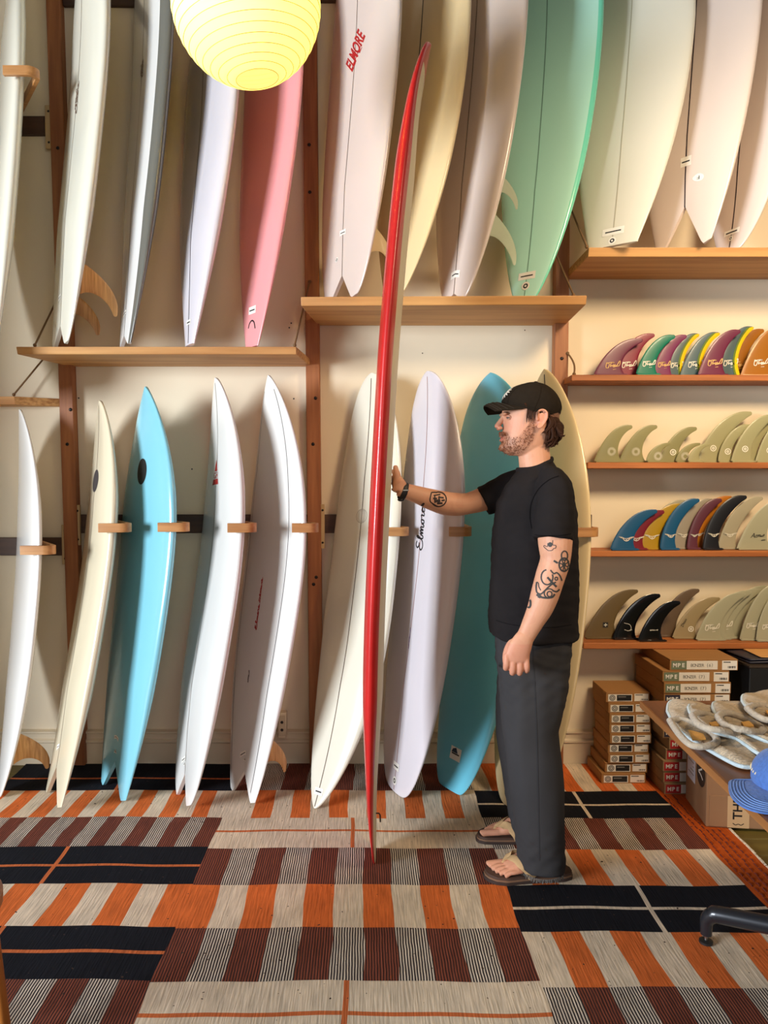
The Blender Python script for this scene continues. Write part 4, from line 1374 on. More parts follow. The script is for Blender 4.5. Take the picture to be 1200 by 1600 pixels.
for hi_, (lab, outl, cuff, tagp) in enumerate(HATS):
    zl = TZ + .0015
    LM = 0.0 if hi_ == 0 else .042
    x_lo, x_hi = min(q[0] for q in outl), max(q[0] for q in outl)
    lpx = lambda x: LM * min(1, max(0, (x_lo + .6 * (x_hi - x_lo) - x) / (.6 * (x_hi - x_lo))))
    O = np.array([onZ(x, y, zl + .01 + lpx(x))[:2] for x, y in outl])
    cen = O.mean(0)
    t = thing('knitted_beanie', lab, 'hat', (cen[0], cen[1], zl - (0.0 if hi_ == 0 else .0)), 'knitted beanies on the table')
    Oc = catmull(np.vstack([O, O[:1]]), 56)[:-1]
    ks = [1.0, .985, .93, .8, .55, .25, .04]
    zs = [.004, .014, .021, .025, .027, .027, .0265]
    sl = np.array([1.0, 0.0]) * .0
    xlo, xhi = Oc[:, 0].min(), Oc[:, 0].max()
    lift_ = lambda p: LM * np.clip((xlo + .60 * (xhi - xlo) - p[:, 0]) / (.60 * (xhi - xlo)), 0, 1)
    R = []
    rs = np.random.RandomState(40 + hi_)
    ph = rs.rand(4) * 6
    for k_, z_ in zip(ks, zs):
        p = cen + (Oc - cen) * k_
        zz = zl + z_ + .005 * np.sin(p[:, 0] * 38 + ph[0] + p[:, 1] * 21) * (1 - k_ ** 6) + .003 * np.sin(p[:, 1] * 60 + ph[1]) * (1 - k_ ** 6) + lift_(p)
        R.append(np.stack([p[:, 0], p[:, 1], zz], -1))
    R.insert(0, np.stack([*(cen + (Oc - cen) * .9).T, zl + lift_(cen + (Oc - cen) * .9)], -1))
    R.insert(0, np.stack([*(cen + (Oc - cen) * .1).T, zl + lift_(cen + (Oc - cen) * .1)], -1))
    b_ = MB()
    b_.rings(R)
    b_.build('knit_body', M_knit, t)
    b_ = MB()
    e_ = np.vstack([np.stack([Oc[:, 0], Oc[:, 1], zl + .010 + lift_(Oc)], -1)])
    e_ = np.vstack([e_, e_[:2]])
    b_.tube(e_, .0052, 8)
    b_.build('edging', M_trimblue, t)
    Cf = np.array([onZ(x, y, zl + .030 + lpx(x))[:2] for x, y in cuff])
    Cc = catmull(np.vstack([Cf, Cf[:1]]), 44)
    b_ = MB()
    b_.tube(np.vstack([np.stack([Cc[:, 0], Cc[:, 1], zl + .030 + lift_(Cc)], -1), [[*Cc[1], zl + .030 + lift_(Cc[1:2])[0]]]]), np.tile([[.0085, .0100]], (len(Cc) + 1, 1)), 12, flat=(0, 0, 1))
    b_.build('rolled_cuff', M_knitcuff, t)
    Tg = np.array([onZ(x, y, zl + .034 + lpx(x)) for x, y in tagp])
    b_ = MB()
    zt_ = zl + .030 + lift_(Tg).mean()
    b_.prism(Tg[:, :2], zt_, zt_ + .004, axis=2)
    b_.build('orange_tag', M_tag, t, smooth=False)

# blue cap on the table
M_denim = mat('blue_denim', (74, 116, 190), .85, var=.18, scale=120, bump=.3, sheen=.2)
M_stitch = mat('pale_blue_stitch', (132, 168, 224), .8)
cc_ = onZ(1225, 1228, TZ + .02)
t = thing('denim_cap', 'blue denim cap with stitched visor on the table corner', 'cap', (cc_[0], cc_[1], TZ + .0012))
base_z = TZ + .0012
vis = [(1206, 1204), (1172, 1213), (1143, 1214), (1138, 1222), (1142, 1238), (1156, 1252), (1176, 1261), (1204, 1266), (1240, 1264), (1262, 1250)]
Vp = catmull([onZ(x, y, TZ + .012)[:2] for x, y in vis], 40)
hub = onZ(1226, 1232, TZ + .02)[:2]
b_ = MB()
G = []
for k_ in np.linspace(0, 1, 7):
    p = Vp + (hub - Vp) * k_ * .8
    G.append(np.stack([p[:, 0], p[:, 1], base_z + .004 + .018 * np.sin(k_ * 1.4) * np.ones(len(p))], -1))
G = np.array(G)
b_.grid(G)
b_.grid(G - np.array([0, 0, .0035]), flip=True)
b_.grid(np.stack([G[0], G[0] - np.array([0, 0, .0035])]))
b_.build('visor', M_denim, t)
b_ = MB()
for k_ in (.06, .13, .20, .27, .34):
    p = Vp + (hub - Vp) * k_ * .8
    b_.tube(np.stack([p[:, 0], p[:, 1], base_z + .0048 + .018 * np.sin(k_ * 1.4) * np.ones(len(p))], -1), .0008, 5)
b_.build('stitching', M_stitch, t)
b_ = MB()
b_.ball((hub[0] + .03, hub[1] + .02, base_z + .03), (.085, .10, .075), 28, 16)
for v in b_.v:
    v[:, 2] = np.maximum(v[:, 2], base_z)
b_.build('crown', M_denim, t)
b_ = MB()
for q in range(12):
    a = PI * .55 + q * .12
    p = np.array([hub[0] + .03 + .072 * math.cos(a), hub[1] + .02 + .088 * math.sin(a)])
    b_.tube([(p[0], p[1], base_z + .058), (p[0] + .012 * math.cos(a), p[1] + .012 * math.sin(a), base_z + .040)], .002, 6)
b_.build('sun_emblem', mat('cream_thread', (228, 206, 160), .8), t)

# ------------------------------------------------------------------ striped rug


def rug_mat(name, rgb, rgb2=None, period=0.0, duty=.5, rough=.95):
    m = bpy.data.materials.new(name)
    m.use_nodes = True
    nt = m.node_tree
    N, L = nt.nodes, nt.links
    b = N['Principled BSDF']
    b.inputs['Roughness'].default_value = rough
    b.inputs['Specular IOR Level'].default_value = .15
    tc = N.new('ShaderNodeTexCoord')
    mp = N.new('ShaderNodeMapping')
    mp.inputs['Scale'].default_value = (160, 9, 1)
    L.new(tc.outputs['Object'], mp.inputs[0])
    nz = N.new('ShaderNodeTexNoise')
    nz.inputs['Scale'].default_value = 1.0
    nz.inputs['Detail'].default_value = 5
    L.new(mp.outputs[0], nz.inputs[0])
    n2 = N.new('ShaderNodeTexNoise')
    n2.inputs['Scale'].default_value = 7.0
    n2.inputs['Detail'].default_value = 3
    L.new(tc.outputs['Object'], n2.inputs[0])
    c1 = lin(rgb)
    dark = tuple(c * .62 for c in c1[:3]) + (1,)
    mx = N.new('ShaderNodeMix')
    mx.data_type = 'RGBA'
    mx.inputs['A'].default_value = dark
    mx.inputs['B'].default_value = tuple(min(1, c * 1.12) for c in c1[:3]) + (1,)
    ad = N.new('ShaderNodeMath')
    ad.operation = 'MULTIPLY_ADD'
    L.new(n2.outputs['Fac'], ad.inputs[0])
    ad.inputs[1].default_value = .5
    L.new(nz.outputs['Fac'], ad.inputs[2])
    mr = N.new('ShaderNodeMapRange')
    mr.inputs['From Min'].default_value = .45
    mr.inputs['From Max'].default_value = .95
    L.new(ad.outputs[0], mr.inputs[0])
    L.new(mr.outputs[0], mx.inputs['Factor'])
    col = mx.outputs['Result']
    if rgb2:
        sx = N.new('ShaderNodeSeparateXYZ')
        L.new(tc.outputs['Object'], sx.inputs[0])
        wob = N.new('ShaderNodeTexNoise')
        wob.inputs['Scale'].default_value = 12
        L.new(tc.outputs['Object'], wob.inputs[0])
        a1 = N.new('ShaderNodeMath')
        a1.operation = 'MULTIPLY_ADD'
        L.new(wob.outputs['Fac'], a1.inputs[0])
        a1.inputs[1].default_value = .006
        L.new(sx.outputs['X'], a1.inputs[2])
        a2 = N.new('ShaderNodeMath')
        a2.operation = 'DIVIDE'
        L.new(a1.outputs[0], a2.inputs[0])
        a2.inputs[1].default_value = period
        fr = N.new('ShaderNodeMath')
        fr.operation = 'FRACT'
        L.new(a2.outputs[0], fr.inputs[0])
        th = N.new('ShaderNodeMath')
        th.operation = 'GREATER_THAN'
        L.new(fr.outputs[0], th.inputs[0])
        th.inputs[1].default_value = duty
        m2 = N.new('ShaderNodeMix')
        m2.data_type = 'RGBA'
        L.new(th.outputs[0], m2.inputs['Factor'])
        L.new(col, m2.inputs['A'])
        m2.inputs['B'].default_value = lin(rgb2)
        col = m2.outputs['Result']
    # small dark flecks of wear
    vo = N.new('ShaderNodeTexNoise')
    vo.inputs['Scale'].default_value = 55
    vo.inputs['Detail'].default_value = 1
    L.new(tc.outputs['Object'], vo.inputs[0])
    lt = N.new('ShaderNodeMath')
    lt.operation = 'GREATER_THAN'
    L.new(vo.outputs['Fac'], lt.inputs[0])
    lt.inputs[1].default_value = .755
    m3 = N.new('ShaderNodeMix')
    m3.data_type = 'RGBA'
    L.new(lt.outputs[0], m3.inputs['Factor'])
    L.new(col, m3.inputs['A'])
    m3.inputs['B'].default_value = lin((70, 54, 46))
    L.new(m3.outputs['Result'], b.inputs['Base Color'])
    bp = N.new('ShaderNodeBump')
    bp.inputs['Strength'].default_value = .5
    bp.inputs['Distance'].default_value = .004
    L.new(nz.outputs['Fac'], bp.inputs['Height'])
    L.new(bp.outputs[0], b.inputs['Normal'])
    return m


R_BLACK = rug_mat('rug_black_wool', (24, 25, 32))
R_CREAM = rug_mat('rug_cream_wool', (226, 207, 182))
R_ORANGE = rug_mat('rug_orange_wool', (220, 112, 54))
R_RUST = rug_mat('rug_rust_pinstripe', (136, 74, 56), (46, 32, 32), .0086, .62)
R_GREY = rug_mat('rug_grey_pinstripe', (222, 207, 190), (46, 40, 42), .0086, .50)
R_LINE = rug_mat('rug_orange_line', (206, 110, 62))
R_BORDER = rug_mat('rug_burnt_orange_border', (188, 84, 28))
RM = [R_BLACK, R_CREAM, R_ORANGE, R_RUST, R_GREY, R_LINE, R_BORDER]
BK, CR, OR, RU, GR, LI, BO = range(7)
RUG_Z = 0.0
rug = thing('striped_rug', 'large handwoven rug of black, cream, orange and rust striped blocks on the floor', 'rug', (0, 2.3, -.011))
cells = []


def stripes(x0, x1, y0, y1, n, a, c, first=0):
    xs = np.linspace(x0, x1, n + 1)
    for i in range(n):
        cells.append((xs[i], xs[i + 1], y0, y1, (a, c)[(i + first) % 2]))


def black(x0, x1, y0, y1, ym, xm, lm, w=.008):
    for (xa, xb) in ((x0, xm - w), (xm + w, x1)):
        cells.append((xa, xb, y0, ym - w, BK))
        cells.append((xa, xb, ym + w, y1, BK))
        cells.append((xa, xb, ym - w, ym + w, lm))
    cells.append((xm - w, xm + w, y0, y1, lm))


def ringpanel(x0, x1, y0, y1, ym, xm, w=.008):
    for (xa, xb) in ((x0, xm - w), (xm + w, x1)):
        cells.append((xa, xb, y0, ym - w, CR))
        cells.append((xa, xb, ym + w, y1, CR))
        cells.append((xa, xb, ym - w, ym + w, LI))
    cells.append((xm - w, xm + w, y0, y1, LI))


XL0, XL, XR, XE = -1.755, -.627, .515, 1.386
XLM, XMM, XRM = -1.190, -.053, .984
YB = 3.765
# left panel (depth from far to near)
black(XL0, XL, 3.437, YB, 3.577, XLM, LI)
stripes(XL0, XL, 3.160, 3.437, 16, CR, OR, 1)
stripes(XL0, XL, 2.902, 3.160, 16, RU, GR, 1)
black(XL0, XL, 2.628, 2.902, 2.757, XLM, LI)
stripes(XL0, XL, 2.372, 2.628, 12, OR, CR, 1)
black(XL0, XL, 2.112, 2.372, 2.241, XLM, LI)
stripes(XL0, XL, 1.86, 2.112, 12, RU, GR, 1)
black(XL0, XL, 1.58, 1.86, 1.71, XLM, LI)
stripes(XL0, XL, 1.30, 1.58, 12, OR, CR, 1)
# middle panel
stripes(XL, XR, 3.437, YB, 10, RU, GR, 0)
cells.append((XL, -.50, 3.150, 3.437, CR))
stripes(-.50, .44, 3.150, 3.437, 11, CR, OR, 1)
cells.append((.44, XR, 3.150, 3.437, CR))
ringpanel(XL, XR, 2.889, 3.150, 3.034, XMM)
stripes(XL, XR, 2.623, 2.889, 11, RU, GR, 0)
stripes(XL, XR, 2.364, 2.623, 11, OR, CR, 0)
stripes(XL, XR, 2.106, 2.364, 11, RU, GR, 0)
ringpanel(XL, XR, 1.86, 2.106, 1.971, XMM)
stripes(XL, XR, 1.60, 1.86, 11, RU, GR, 0)
stripes(XL, XR, 1.30, 1.60, 11, OR, CR, 0)
# right panel
stripes(XR, XE, 3.428, YB, 10, CR, OR, 0)
black(XR, XE, 3.151, 3.428, 3.284, XRM, CR)
stripes(XR, XE, 2.878, 3.151, 10, GR, RU, 0)
stripes(XR, XE, 2.617, 2.878, 9, CR, OR, 0)
black(XR, XE, 2.342, 2.617, 2.475, XRM, CR)
stripes(XR, XE, 2.078, 2.342, 9, CR, OR, 0)
stripes(XR, XE, 1.82, 2.078, 9, GR, RU, 0)
black(XR, XE, 1.58, 1.82, 1.71, XRM, CR)
stripes(XR, XE, 1.30, 1.58, 9, CR, OR, 0)
cells.append((XE, 1.541, 1.30, YB, BO))


def wob(x, y):
    return x + .004 * np.sin(y * 9.1 + x * 3) + .002 * np.sin(y * 23 + x * 11), y + .004 * np.sin(x * 7.3 + y) + .0025 * np.sin(x * 19 + y * 5)


b_ = MB()
for (x0, x1, y0, y1, m_) in cells:
    nx, ny = max(1, int((x1 - x0) / .06)), max(1, int((y1 - y0) / .06))
    gx, gy = np.meshgrid(np.linspace(x0, x1, nx + 1), np.linspace(y0, y1, ny + 1))
    wx, wy = wob(gx, gy)
    b_.grid(np.stack([wx, np.minimum(wy, YB + .012), np.zeros_like(wx)], -1), mi=m_)
b_.build('pile', RM, rug, smooth=False, offset=(0, 2.3, -.011 + .011), fix=False)
# thin body under the pile, up to the wall
b_ = MB()
b_.box((XL0 + .01, 1.32, -.0095), (1.53, YB, -.0012))
b_.build('backing', R_CREAM, rug, smooth=False, offset=(0, 2.3, 0))
for k_, xx in enumerate((1.405, 1.437, 1.465, 1.495)):
    b_ = MB()
    ys = np.arange(1.35, 3.04 if xx > 1.44 else 3.36, .034)
    for y_ in ys:
        x_ = xx + .005 * math.sin(y_ * 13 + k_) + .002 * math.sin(y_ * 57)
        b_.tube([(x_, y_, .0), (x_ + .002 * math.sin(y_ * 80), y_ + .013, .0032), (x_, y_ + .026, .0)], .0022, 5)
    b_.build('border_stitching', mat('dark_red_yarn', (96, 32, 20), .9), rug, offset=(0, 2.3, 0))
b_ = MB()
for y_ in np.arange(1.32, 3.055, .007):
    x_ = wob(np.array(1.541), np.array(y_))[0]
    b_.tube([(x_ - .004, y_, .0005), (x_ + .004, y_ + rng.uniform(-.003, .003), .001), (x_ + rng.uniform(.008, .016), y_ + rng.uniform(-.006, .006), -.007)], .0019, 5)
fr_ = b_.build('fringe', mat('cream_fringe', (214, 200, 176), .9), rug, offset=(0, 2.3, 0))
fr_['kind'] = 'stuff'
for o_ in rug.children:
    o_.location = (0, 0, .011)

# ------------------------------------------------------------------ paper lantern
M_paper = bpy.data.materials.new('lantern_paper')
M_paper.use_nodes = True
_n = M_paper.node_tree
_p = _n.nodes['Principled BSDF']
_p.inputs['Base Color'].default_value = (.95, .84, .42, 1)
_p.inputs['Roughness'].default_value = .9
_tr = _n.nodes.new('ShaderNodeBsdfTranslucent')
_tr.inputs[0].default_value = (1.0, .86, .34, 1)
_mx = _n.nodes.new('ShaderNodeMixShader')
_mx.inputs[0].default_value = .6
_n.links.new(_p.outputs[0], _mx.inputs[1])
_n.links.new(_tr.outputs[0], _mx.inputs[2])
_n.links.new(_mx.outputs[0], _n.nodes['Material Output'].inputs[0])
M_wire = mat('lantern_wire', (168, 142, 66), .6)
LY = 2.55
lc = onY(385, 8, LY)
LR = 113 * LY / F_PX * .985
lantern = thing('paper_lantern', 'round yellow glowing paper lantern hanging at the top edge', 'lantern', tuple(lc))
tilt = Matrix.Rotation(math.radians(-8), 3, 'Y') @ Matrix.Rotation(math.radians(4), 3, 'X')
nr = 22
phs = np.linspace(math.radians(17), math.radians(163), nr)
R, rib = [], []
a = np.linspace(0, 2 * PI, 64, endpoint=False)
for i in range(nr - 1):
    for f_ in np.linspace(0, 1, 5)[:-1]:
        ph = phs[i] + (phs[i + 1] - phs[i]) * f_
        rr = LR * (1 + .012 * math.sin(f_ * PI))
        R.append(np.stack([rr * math.sin(ph) * np.cos(a), rr * math.sin(ph) * np.sin(a), np.full(64, rr * math.cos(ph))], -1))
R.append(np.stack([LR * math.sin(phs[-1]) * np.cos(a), LR * math.sin(phs[-1]) * np.sin(a), np.full(64, LR * math.cos(phs[-1]))], -1))
T3 = np.array(tilt)
b_ = MB()
b_.rings(np.array(R) @ T3.T, cap=False)
b_.build('paper_shade', M_paper, lantern, offset=(0, 0, 0))
for i in range(nr):
    b_ = MB()
    p = np.stack([LR * math.sin(phs[i]) * np.cos(a), LR * math.sin(phs[i]) * np.sin(a), np.full(64, LR * math.cos(phs[i]))], -1) @ T3.T
    b_.tube(np.vstack([p, p[:2]]) * 1.004, .0011, 6)
    b_.build('wire_rib', M_wire, lantern, offset=(0, 0, 0))
b_ = MB()
b_.tube([(0, 0, LR * .9), (0, 0, 1.4)], .004, 8)
b_.build('hanging_cable', M_black, lantern, offset=(0, 0, 0))
b_ = MB()
b_.tube([(0, 0, .10), (0, 0, .15), (0, 0, LR * .92)], [.020, .020, .004], 14)
b_.build('bulb_holder', M_white, lantern, offset=(0, 0, 0))
b_ = MB()
b_.ball((0, 0, .06), (.030, .030, .042), 16, 10)
b_.build('bulb', mat('lamp_bulb', (255, 240, 200), .4, emis=((255, 226, 160), 5.0)), lantern, offset=(0, 0, 0))
d = bpy.data.lights.new('lantern_light', 'POINT')
d.energy = 8.5
d.color = (1.0, .84, .52)
d.shadow_soft_size = .045
lo_ = bpy.data.objects.new('lantern_light', d)
COL.objects.link(lo_)
lo_.location = (lc[0] - .07, lc[1] - .10, lc[2] + .05)

# ------------------------------------------------------------------ wooden stool, only its leg reaches into the picture
t = thing('wooden_stool', 'orange-brown wooden leg of a stool at the lower left picture edge', 'stool', (-1.06, 1.72, 0.0))
M_stool = wood('stool_timber', (196, 124, 52), (170, 100, 40), 'Z', rough=.45)
for (sx, sy) in ((1, 1), (1, -1), (-1, 1), (-1, -1)):
    b_ = MB()
    b_.tube([(-1.054 + sx * .122, 1.72 + sy * .13, .0012), (-1.054 + sx * .117, 1.72 + sy * .13, .06), (-1.054 + sx * .09, 1.72 + sy * .11, .44)], [.013, .016, .016], 14)
    b_.build('leg', M_stool, t)
b_ = MB()
b_.tube([(-1.054, 1.72, .43), (-1.054, 1.72, .435), (-1.054, 1.72, .46), (-1.054, 1.72, .465)], [.16, .168, .168, .16], 36)
b_.build('seat', M_stool, t)

# ------------------------------------------------------------------ red-edged longboard held by the man
RB = [(1340, 585.5, 2.812), (1320, 584.5, 2.812), (1280, 582.6, 2.813), (1230, 581.2, 2.815), (1150, 582.0, 2.818), (1050, 583.5, 2.82), (950, 586.5, 2.825), (850, 591, 2.83), (750, 596, 2.835), (650, 601.5, 2.84), (560, 606.5, 2.845), (450, 615.5, 2.85), (400, 619.5, 2.855), (300, 629.5, 2.86), (250, 635, 2.86), (200, 641, 2.865), (150, 649, 2.868), (100, 661, 2.87), (68, 670, 2.87)]
ctrl = np.array([onY(x, y, Y) for y, x, Y in RB])
ctrl[0, 2] = 0.0015
cv = catmull(ctrl, 400)
seg = np.r_[0, np.cumsum(np.linalg.norm(np.diff(cv, axis=0), axis=1))]
RL = seg[-1]
st = (1 - np.cos(np.linspace(0, PI, 81))) / 2
cen = np.stack([np.interp(st * RL, seg, cv[:, k]) for k in range(3)], -1)
for _ in range(6):
    cen[1:-1] = (cen[:-2] + 2 * cen[1:-1] + cen[2:]) / 4
tg = np.gradient(cen, axis=0)
tg /= np.linalg.norm(tg, axis=1)[:, None]
PSI = math.radians(3.6)
wdir = np.array([math.sin(PSI), math.cos(PSI), 0])
nd = np.cross(wdir, tg)
nd /= np.linalg.norm(nd, axis=1)[:, None]
nd = nd * np.sign(nd[:, :1])          # deck faces +x, towards the man
up_, dn_ = np.clip((st - .52) / .48, 0, 1), np.clip((.52 - st) / .52, 0, 1)
RW = np.where(st > .52, .285 * np.clip(1 - up_ ** 2.4, 0, 1) ** (1 / 2.0), .05 + .235 * np.clip(1 - dn_ ** 2.2, 0, 1) ** (1 / 1.8))
RW = np.maximum(RW, .004)
RT = np.minimum(.074 * np.clip(np.minimum(1, np.minimum(.12 + 4.2 * st, .30 + 4.5 * (1 - st))), 0, 1), RW * 1.5 + .008)
rc = np.sign(np.cos(_ang)) * np.abs(np.cos(_ang)) ** _E
rv = np.sign(np.sin(_ang)) * np.abs(np.sin(_ang)) ** _E
G = cen[:, None] + (RW[:, None] * rc)[..., None] * wdir + (RT[:, None] / 2 * rv)[..., None] * nd[:, None]
mz = G[..., 2].min()
G[..., 2] += .001 - mz
M_redboard = mat('gloss_red_resin', (204, 34, 34), .34, var=.12, scale=14, coat=.25)
rb = thing('longboard', 'tall longboard with red bottom and rails, cream deck, standing upright in the man\'s hand', 'surfboard', (float(cen[0][0]), float(cen[0][1]), 0.0))
b_ = MB()
b_.grid(G, close_v=True)
for i in range(80):
    for j in range(NRB):
        vm, cm = math.sin((j + .5) * 2 * PI / NRB), math.cos((j + .5) * 2 * PI / NRB)
        b_.m[i * NRB + j] = 0 if (vm < .64 or st[i] > .955) else 1
for e, fl in ((0, 1), (80, -1)):
    b_.f.append([e * NRB + j for j in range(NRB)][::fl])
    b_.m.append(0)
b_.build('hull', [M_redboard, mat('satin_cream_glass', (222, 204, 172), .5)], rb)
b_ = MB()
RWp = RW + 0
k0 = 8
dk = cen + nd * (RT / 2 + .0008)[:, None]
b_.grid(np.stack([dk - wdir * .003, dk + wdir * .003], 1)[2:-4])
b_.build('stringer', M_line, rb, fix=False)
b_ = MB()
q = np.array([onZ(592.5, 1268, .2)])
i0 = int(np.argmin(np.abs(cen[:, 2] - onY(594, 1272, 2.75)[2])))
for off in (0,):
    p = cen[i0] + nd[i0] * (RT[i0] / 2 + .002) - wdir * .06
    b_.tube([p, p + np.array([.012, 0, 0]), p + np.array([.016, 0, -.008]), p + np.array([.017, 0, -.034])], .0028, 7)
b_.build('leash_loop', M_black, rb)
RED = dict(cen=cen, nd=nd, RT=RT, RW=RW, wdir=wdir)
# ------------------------------------------------------------------ the man holding the longboard
PY = 2.83                      # depth of his midline


def W(px, py, Y=PY):
    return onY(px, py, Y)


def fused(mb, voxel, smooth_n=2, name='tmp'):
    """one continuous surface from overlapping volumes"""
    me = mb.mesh(name, [], smooth=False)
    o = bpy.data.objects.new(name, me)
    COL.objects.link(o)
    r = o.modifiers.new('r', 'REMESH')
    r.mode = 'VOXEL'
    r.voxel_size = voxel
    if smooth_n:
        s = o.modifiers.new('s', 'SMOOTH')
        s.factor = .5
        s.iterations = smooth_n
    dg = bpy.context.evaluated_depsgraph_get()
    out = bpy.data.meshes.new_from_object(o.evaluated_get(dg))
    bpy.data.objects.remove(o)
    bpy.data.meshes.remove(me)
    out.polygons.foreach_set('use_smooth', [True] * len(out.polygons))
    return out


def coords(me):
    a = np.empty(len(me.vertices) * 3)
    me.vertices.foreach_get('co', a)
    return a.reshape(-1, 3)


def set_coords(me, V):
    me.vertices.foreach_set('co', V.ravel())
    me.update()


ORIGIN = np.array([.66, PY, 0.0])
man = thing('person', 'man in black t-shirt, dark trousers and black cap, holding the red-edged longboard upright', 'person', tuple(ORIGIN))
body = MB()
AN = np.linspace(0, 2 * PI, 40, endpoint=False)


def oval(xf, xb, y0, hw, z, p=2.2, taper=0.0, tilt=0.0):
    """horizontal slice, front (xf, towards -x) to back xb"""
    e = 2 / p
    c = np.sign(np.cos(AN)) * np.abs(np.cos(AN)) ** e
    s = np.sign(np.sin(AN)) * np.abs(np.sin(AN)) ** e
    x = (xf + xb) / 2 - (xb - xf) / 2 * c
    k = 1 - taper * np.clip(c, 0, 1) ** 2
    return np.stack([x, y0 + hw * s * k, np.full(len(AN), z) + tilt * (x - (xf + xb) / 2)], -1)


# head, from the chin up
HEAD = [(712, 797, 838, .030, .1), (708, 788.5, 846, .043, .15), (703, 784, 851, .052, .2), (697, 782.6, 855, .058, .22), (690, 784, 858, .062, .25), (682, 784.6, 861, .066, .26), (675, 785.2, 865, .069, .26),
        (668, 786.6, 868, .072, .25), (660, 787.2, 871, .0745, .24), (653, 787.4, 873, .076, .22), (646, 785.2, 874, .0765, .20), (638, 785, 874, .0765, .16), (628, 788, 872, .074, .1), (618, 794, 867, .067, .05), (610, 803, 860, .056, 0), (604, 816, 850, .036, 0), (601.5, 828, 842, .012, 0)]
R = []
for (py, a, c, hw, tp) in HEAD:
    A_, C_ = W(a, py), W(c, py)
    R.append(oval(A_[0], C_[0], PY, hw, A_[2], 2.25, tp))
body.rings(np.array(R))
pz = lambda px, py, dy=0.0: W(px, py) + np.array([0, dy, 0])
# nose
body.tube([pz(787, 650), pz(784.2, 655), pz(780.5, 661), pz(776.9, 666.3), pz(776.4, 669)], [.0075, .009, .0105, .0115, .0085], 14)
for s in (-1, 1):
    body.ball(pz(780.3, 669.2, s * .0115), (.0105, .0085, .0085), 12, 8)
    body.ball(pz(786.8, 647.5, s * .028), (.011, .026, .0075), 14, 8)      # brow ridge
body.ball(pz(785.2, 679.5), (.0115, .021, .0095), 14, 8)                     # moustache ridge
body.ball(pz(783.8, 682.3), (.009, .018, .0040), 14, 8)                     # upper lip
body.ball(pz(784.2, 688), (.0100, .017, .0055), 14, 8)                       # lower lip
body.ball(pz(786.2, 699.5), (.017, .024, .016), 14, 8)                     # chin
# ears
for s in (-1, 1):
    ye = s * .0765
    body.ball(pz(838.5, 656, ye), (.0165, .0065, .026), 16, 10)
    hel = [(832, 660), (830.8, 651), (834, 645), (841, 643.5), (846.3, 648), (846.2, 655), (843, 662), (838, 668.5), (834, 671), (832, 668)]
    body.tube(catmull([pz(x, y, ye + s * .0075) for x, y in hel], 40), .0042, 8)
    body.ball(pz(834.5, 667.5, ye + s * .006), (.0085, .005, .0085), 10, 8)
    body.ball(pz(832, 657, ye + s * .004), (.0055, .0055, .008), 10, 8)
# neck
body.tube([pz(833, 688), pz(834, 704), pz(835.5, 722), pz(838, 742), pz(842, 760)], [(.062, .050), (.060, .052), (.060, .055), (.063, .066), (.07, .09)], 26, flat=(1, 0, 0))
# hidden trunk and legs inside the clothes
TR = [(1085, 800, 868, .115), (1050, 792, 874, .135), (985, 788, 882, .145), (930, 780, 885, .140), (860, 778, 884, .145), (800, 782, 884, .155), (770, 792, 880, .160), (752, 805, 872, .145), (742, 815, 864, .10)]
body.rings(np.array([oval(W(a, y)[0], W(c, y)[0], PY, hw, W(a, y)[2], 2.2) for y, a, c, hw in TR]))
HIPZ = W(830, 1075)[2]
NEARX, NEARY = onZ(862, 1352, .03)[:2]
FARX, FARY = onZ(834, 1297, .03)[:2]
NEARY, FARY = 2.675, 2.955
NEARX = W(853, 1350, NEARY)[0]
FARX = W(832, 1300, FARY)[0]
for (ax, ay) in ((NEARX, NEARY), (FARX, FARY)):
    kx = .66
    body.tube(catmull([(W(832, 1060)[0], PY + (ay - PY) * .62, HIPZ + .03), (W(834, 1140, ay)[0] * .5 + ax * .5 - .03, PY + (ay - PY) * .8, HIPZ * .78), (W(832, 1200, ay)[0] * .5 + .5 * ax - .01, ay, .50), (ax - .002, ay, .30), (ax, ay, .10), (ax, ay, .055)], 24), np.interp(np.linspace(0, 1, 24), [0, .25, .5, .68, .92, 1], [.080, .068, .045, .045, .034, .036]), 16)
# feet, toes pointing to -x
SOLE = .024


def foot(ax, ay, side, yaw):
    """side = +1 when the big toe lies at larger y"""
    c, s = math.cos(yaw), math.sin(yaw)

    def P(u, v, z):            # u forward, v towards the big toe
        fx, fy = -c, -s
        bx, by = -s * side * -1, -c * side * -1
        return np.array([ax + fx * u + (-s) * v * side * -1 * -1, ay + fy * u + c * v * side, SOLE + z])
    body.tube(catmull([P(-.045, 0, .032), P(-.01, 0, .045), P(.05, .006, .043), (P(.105, .004, .030)), P(.150, .0, .018)], 22), np.stack([np.interp(np.linspace(0, 1, 22), [0, .2, .5, .8, 1], [.024, .040, .038, .027, .014]), np.interp(np.linspace(0, 1, 22), [0, .2, .5, .8, 1], [.024, .032, .036, .043, .040])], -1), 18, flat=(0, 0, 1))
    body.ball(P(-.045, 0, .030), (.030, .030, .029), 16, 10)
    toes = [(.032, .148, .212, .0140), (.0105, .150, .203, .0100), (-.008, .146, .194, .0095), (-.0255, .138, .182, .0090), (-.042, .126, .166, .0085)]
    for v, u0, u1, r in toes:
        body.tube(catmull([P(u0 - .03, v * .8, .020), P(u0, v, .020), P((u0 + u1) / 2, v, .0175), P(u1 - .006, v, r + .0005), P(u1, v, r * .8)], 14), np.interp(np.linspace(0, 1, 14), [0, .5, .85, 1], [r, r * .95, r * 1.02, r * .6]), 12)
    return P


footN = foot(NEARX, NEARY, 1, math.radians(4))
footF = foot(FARX, FARY, -1, math.radians(-3))

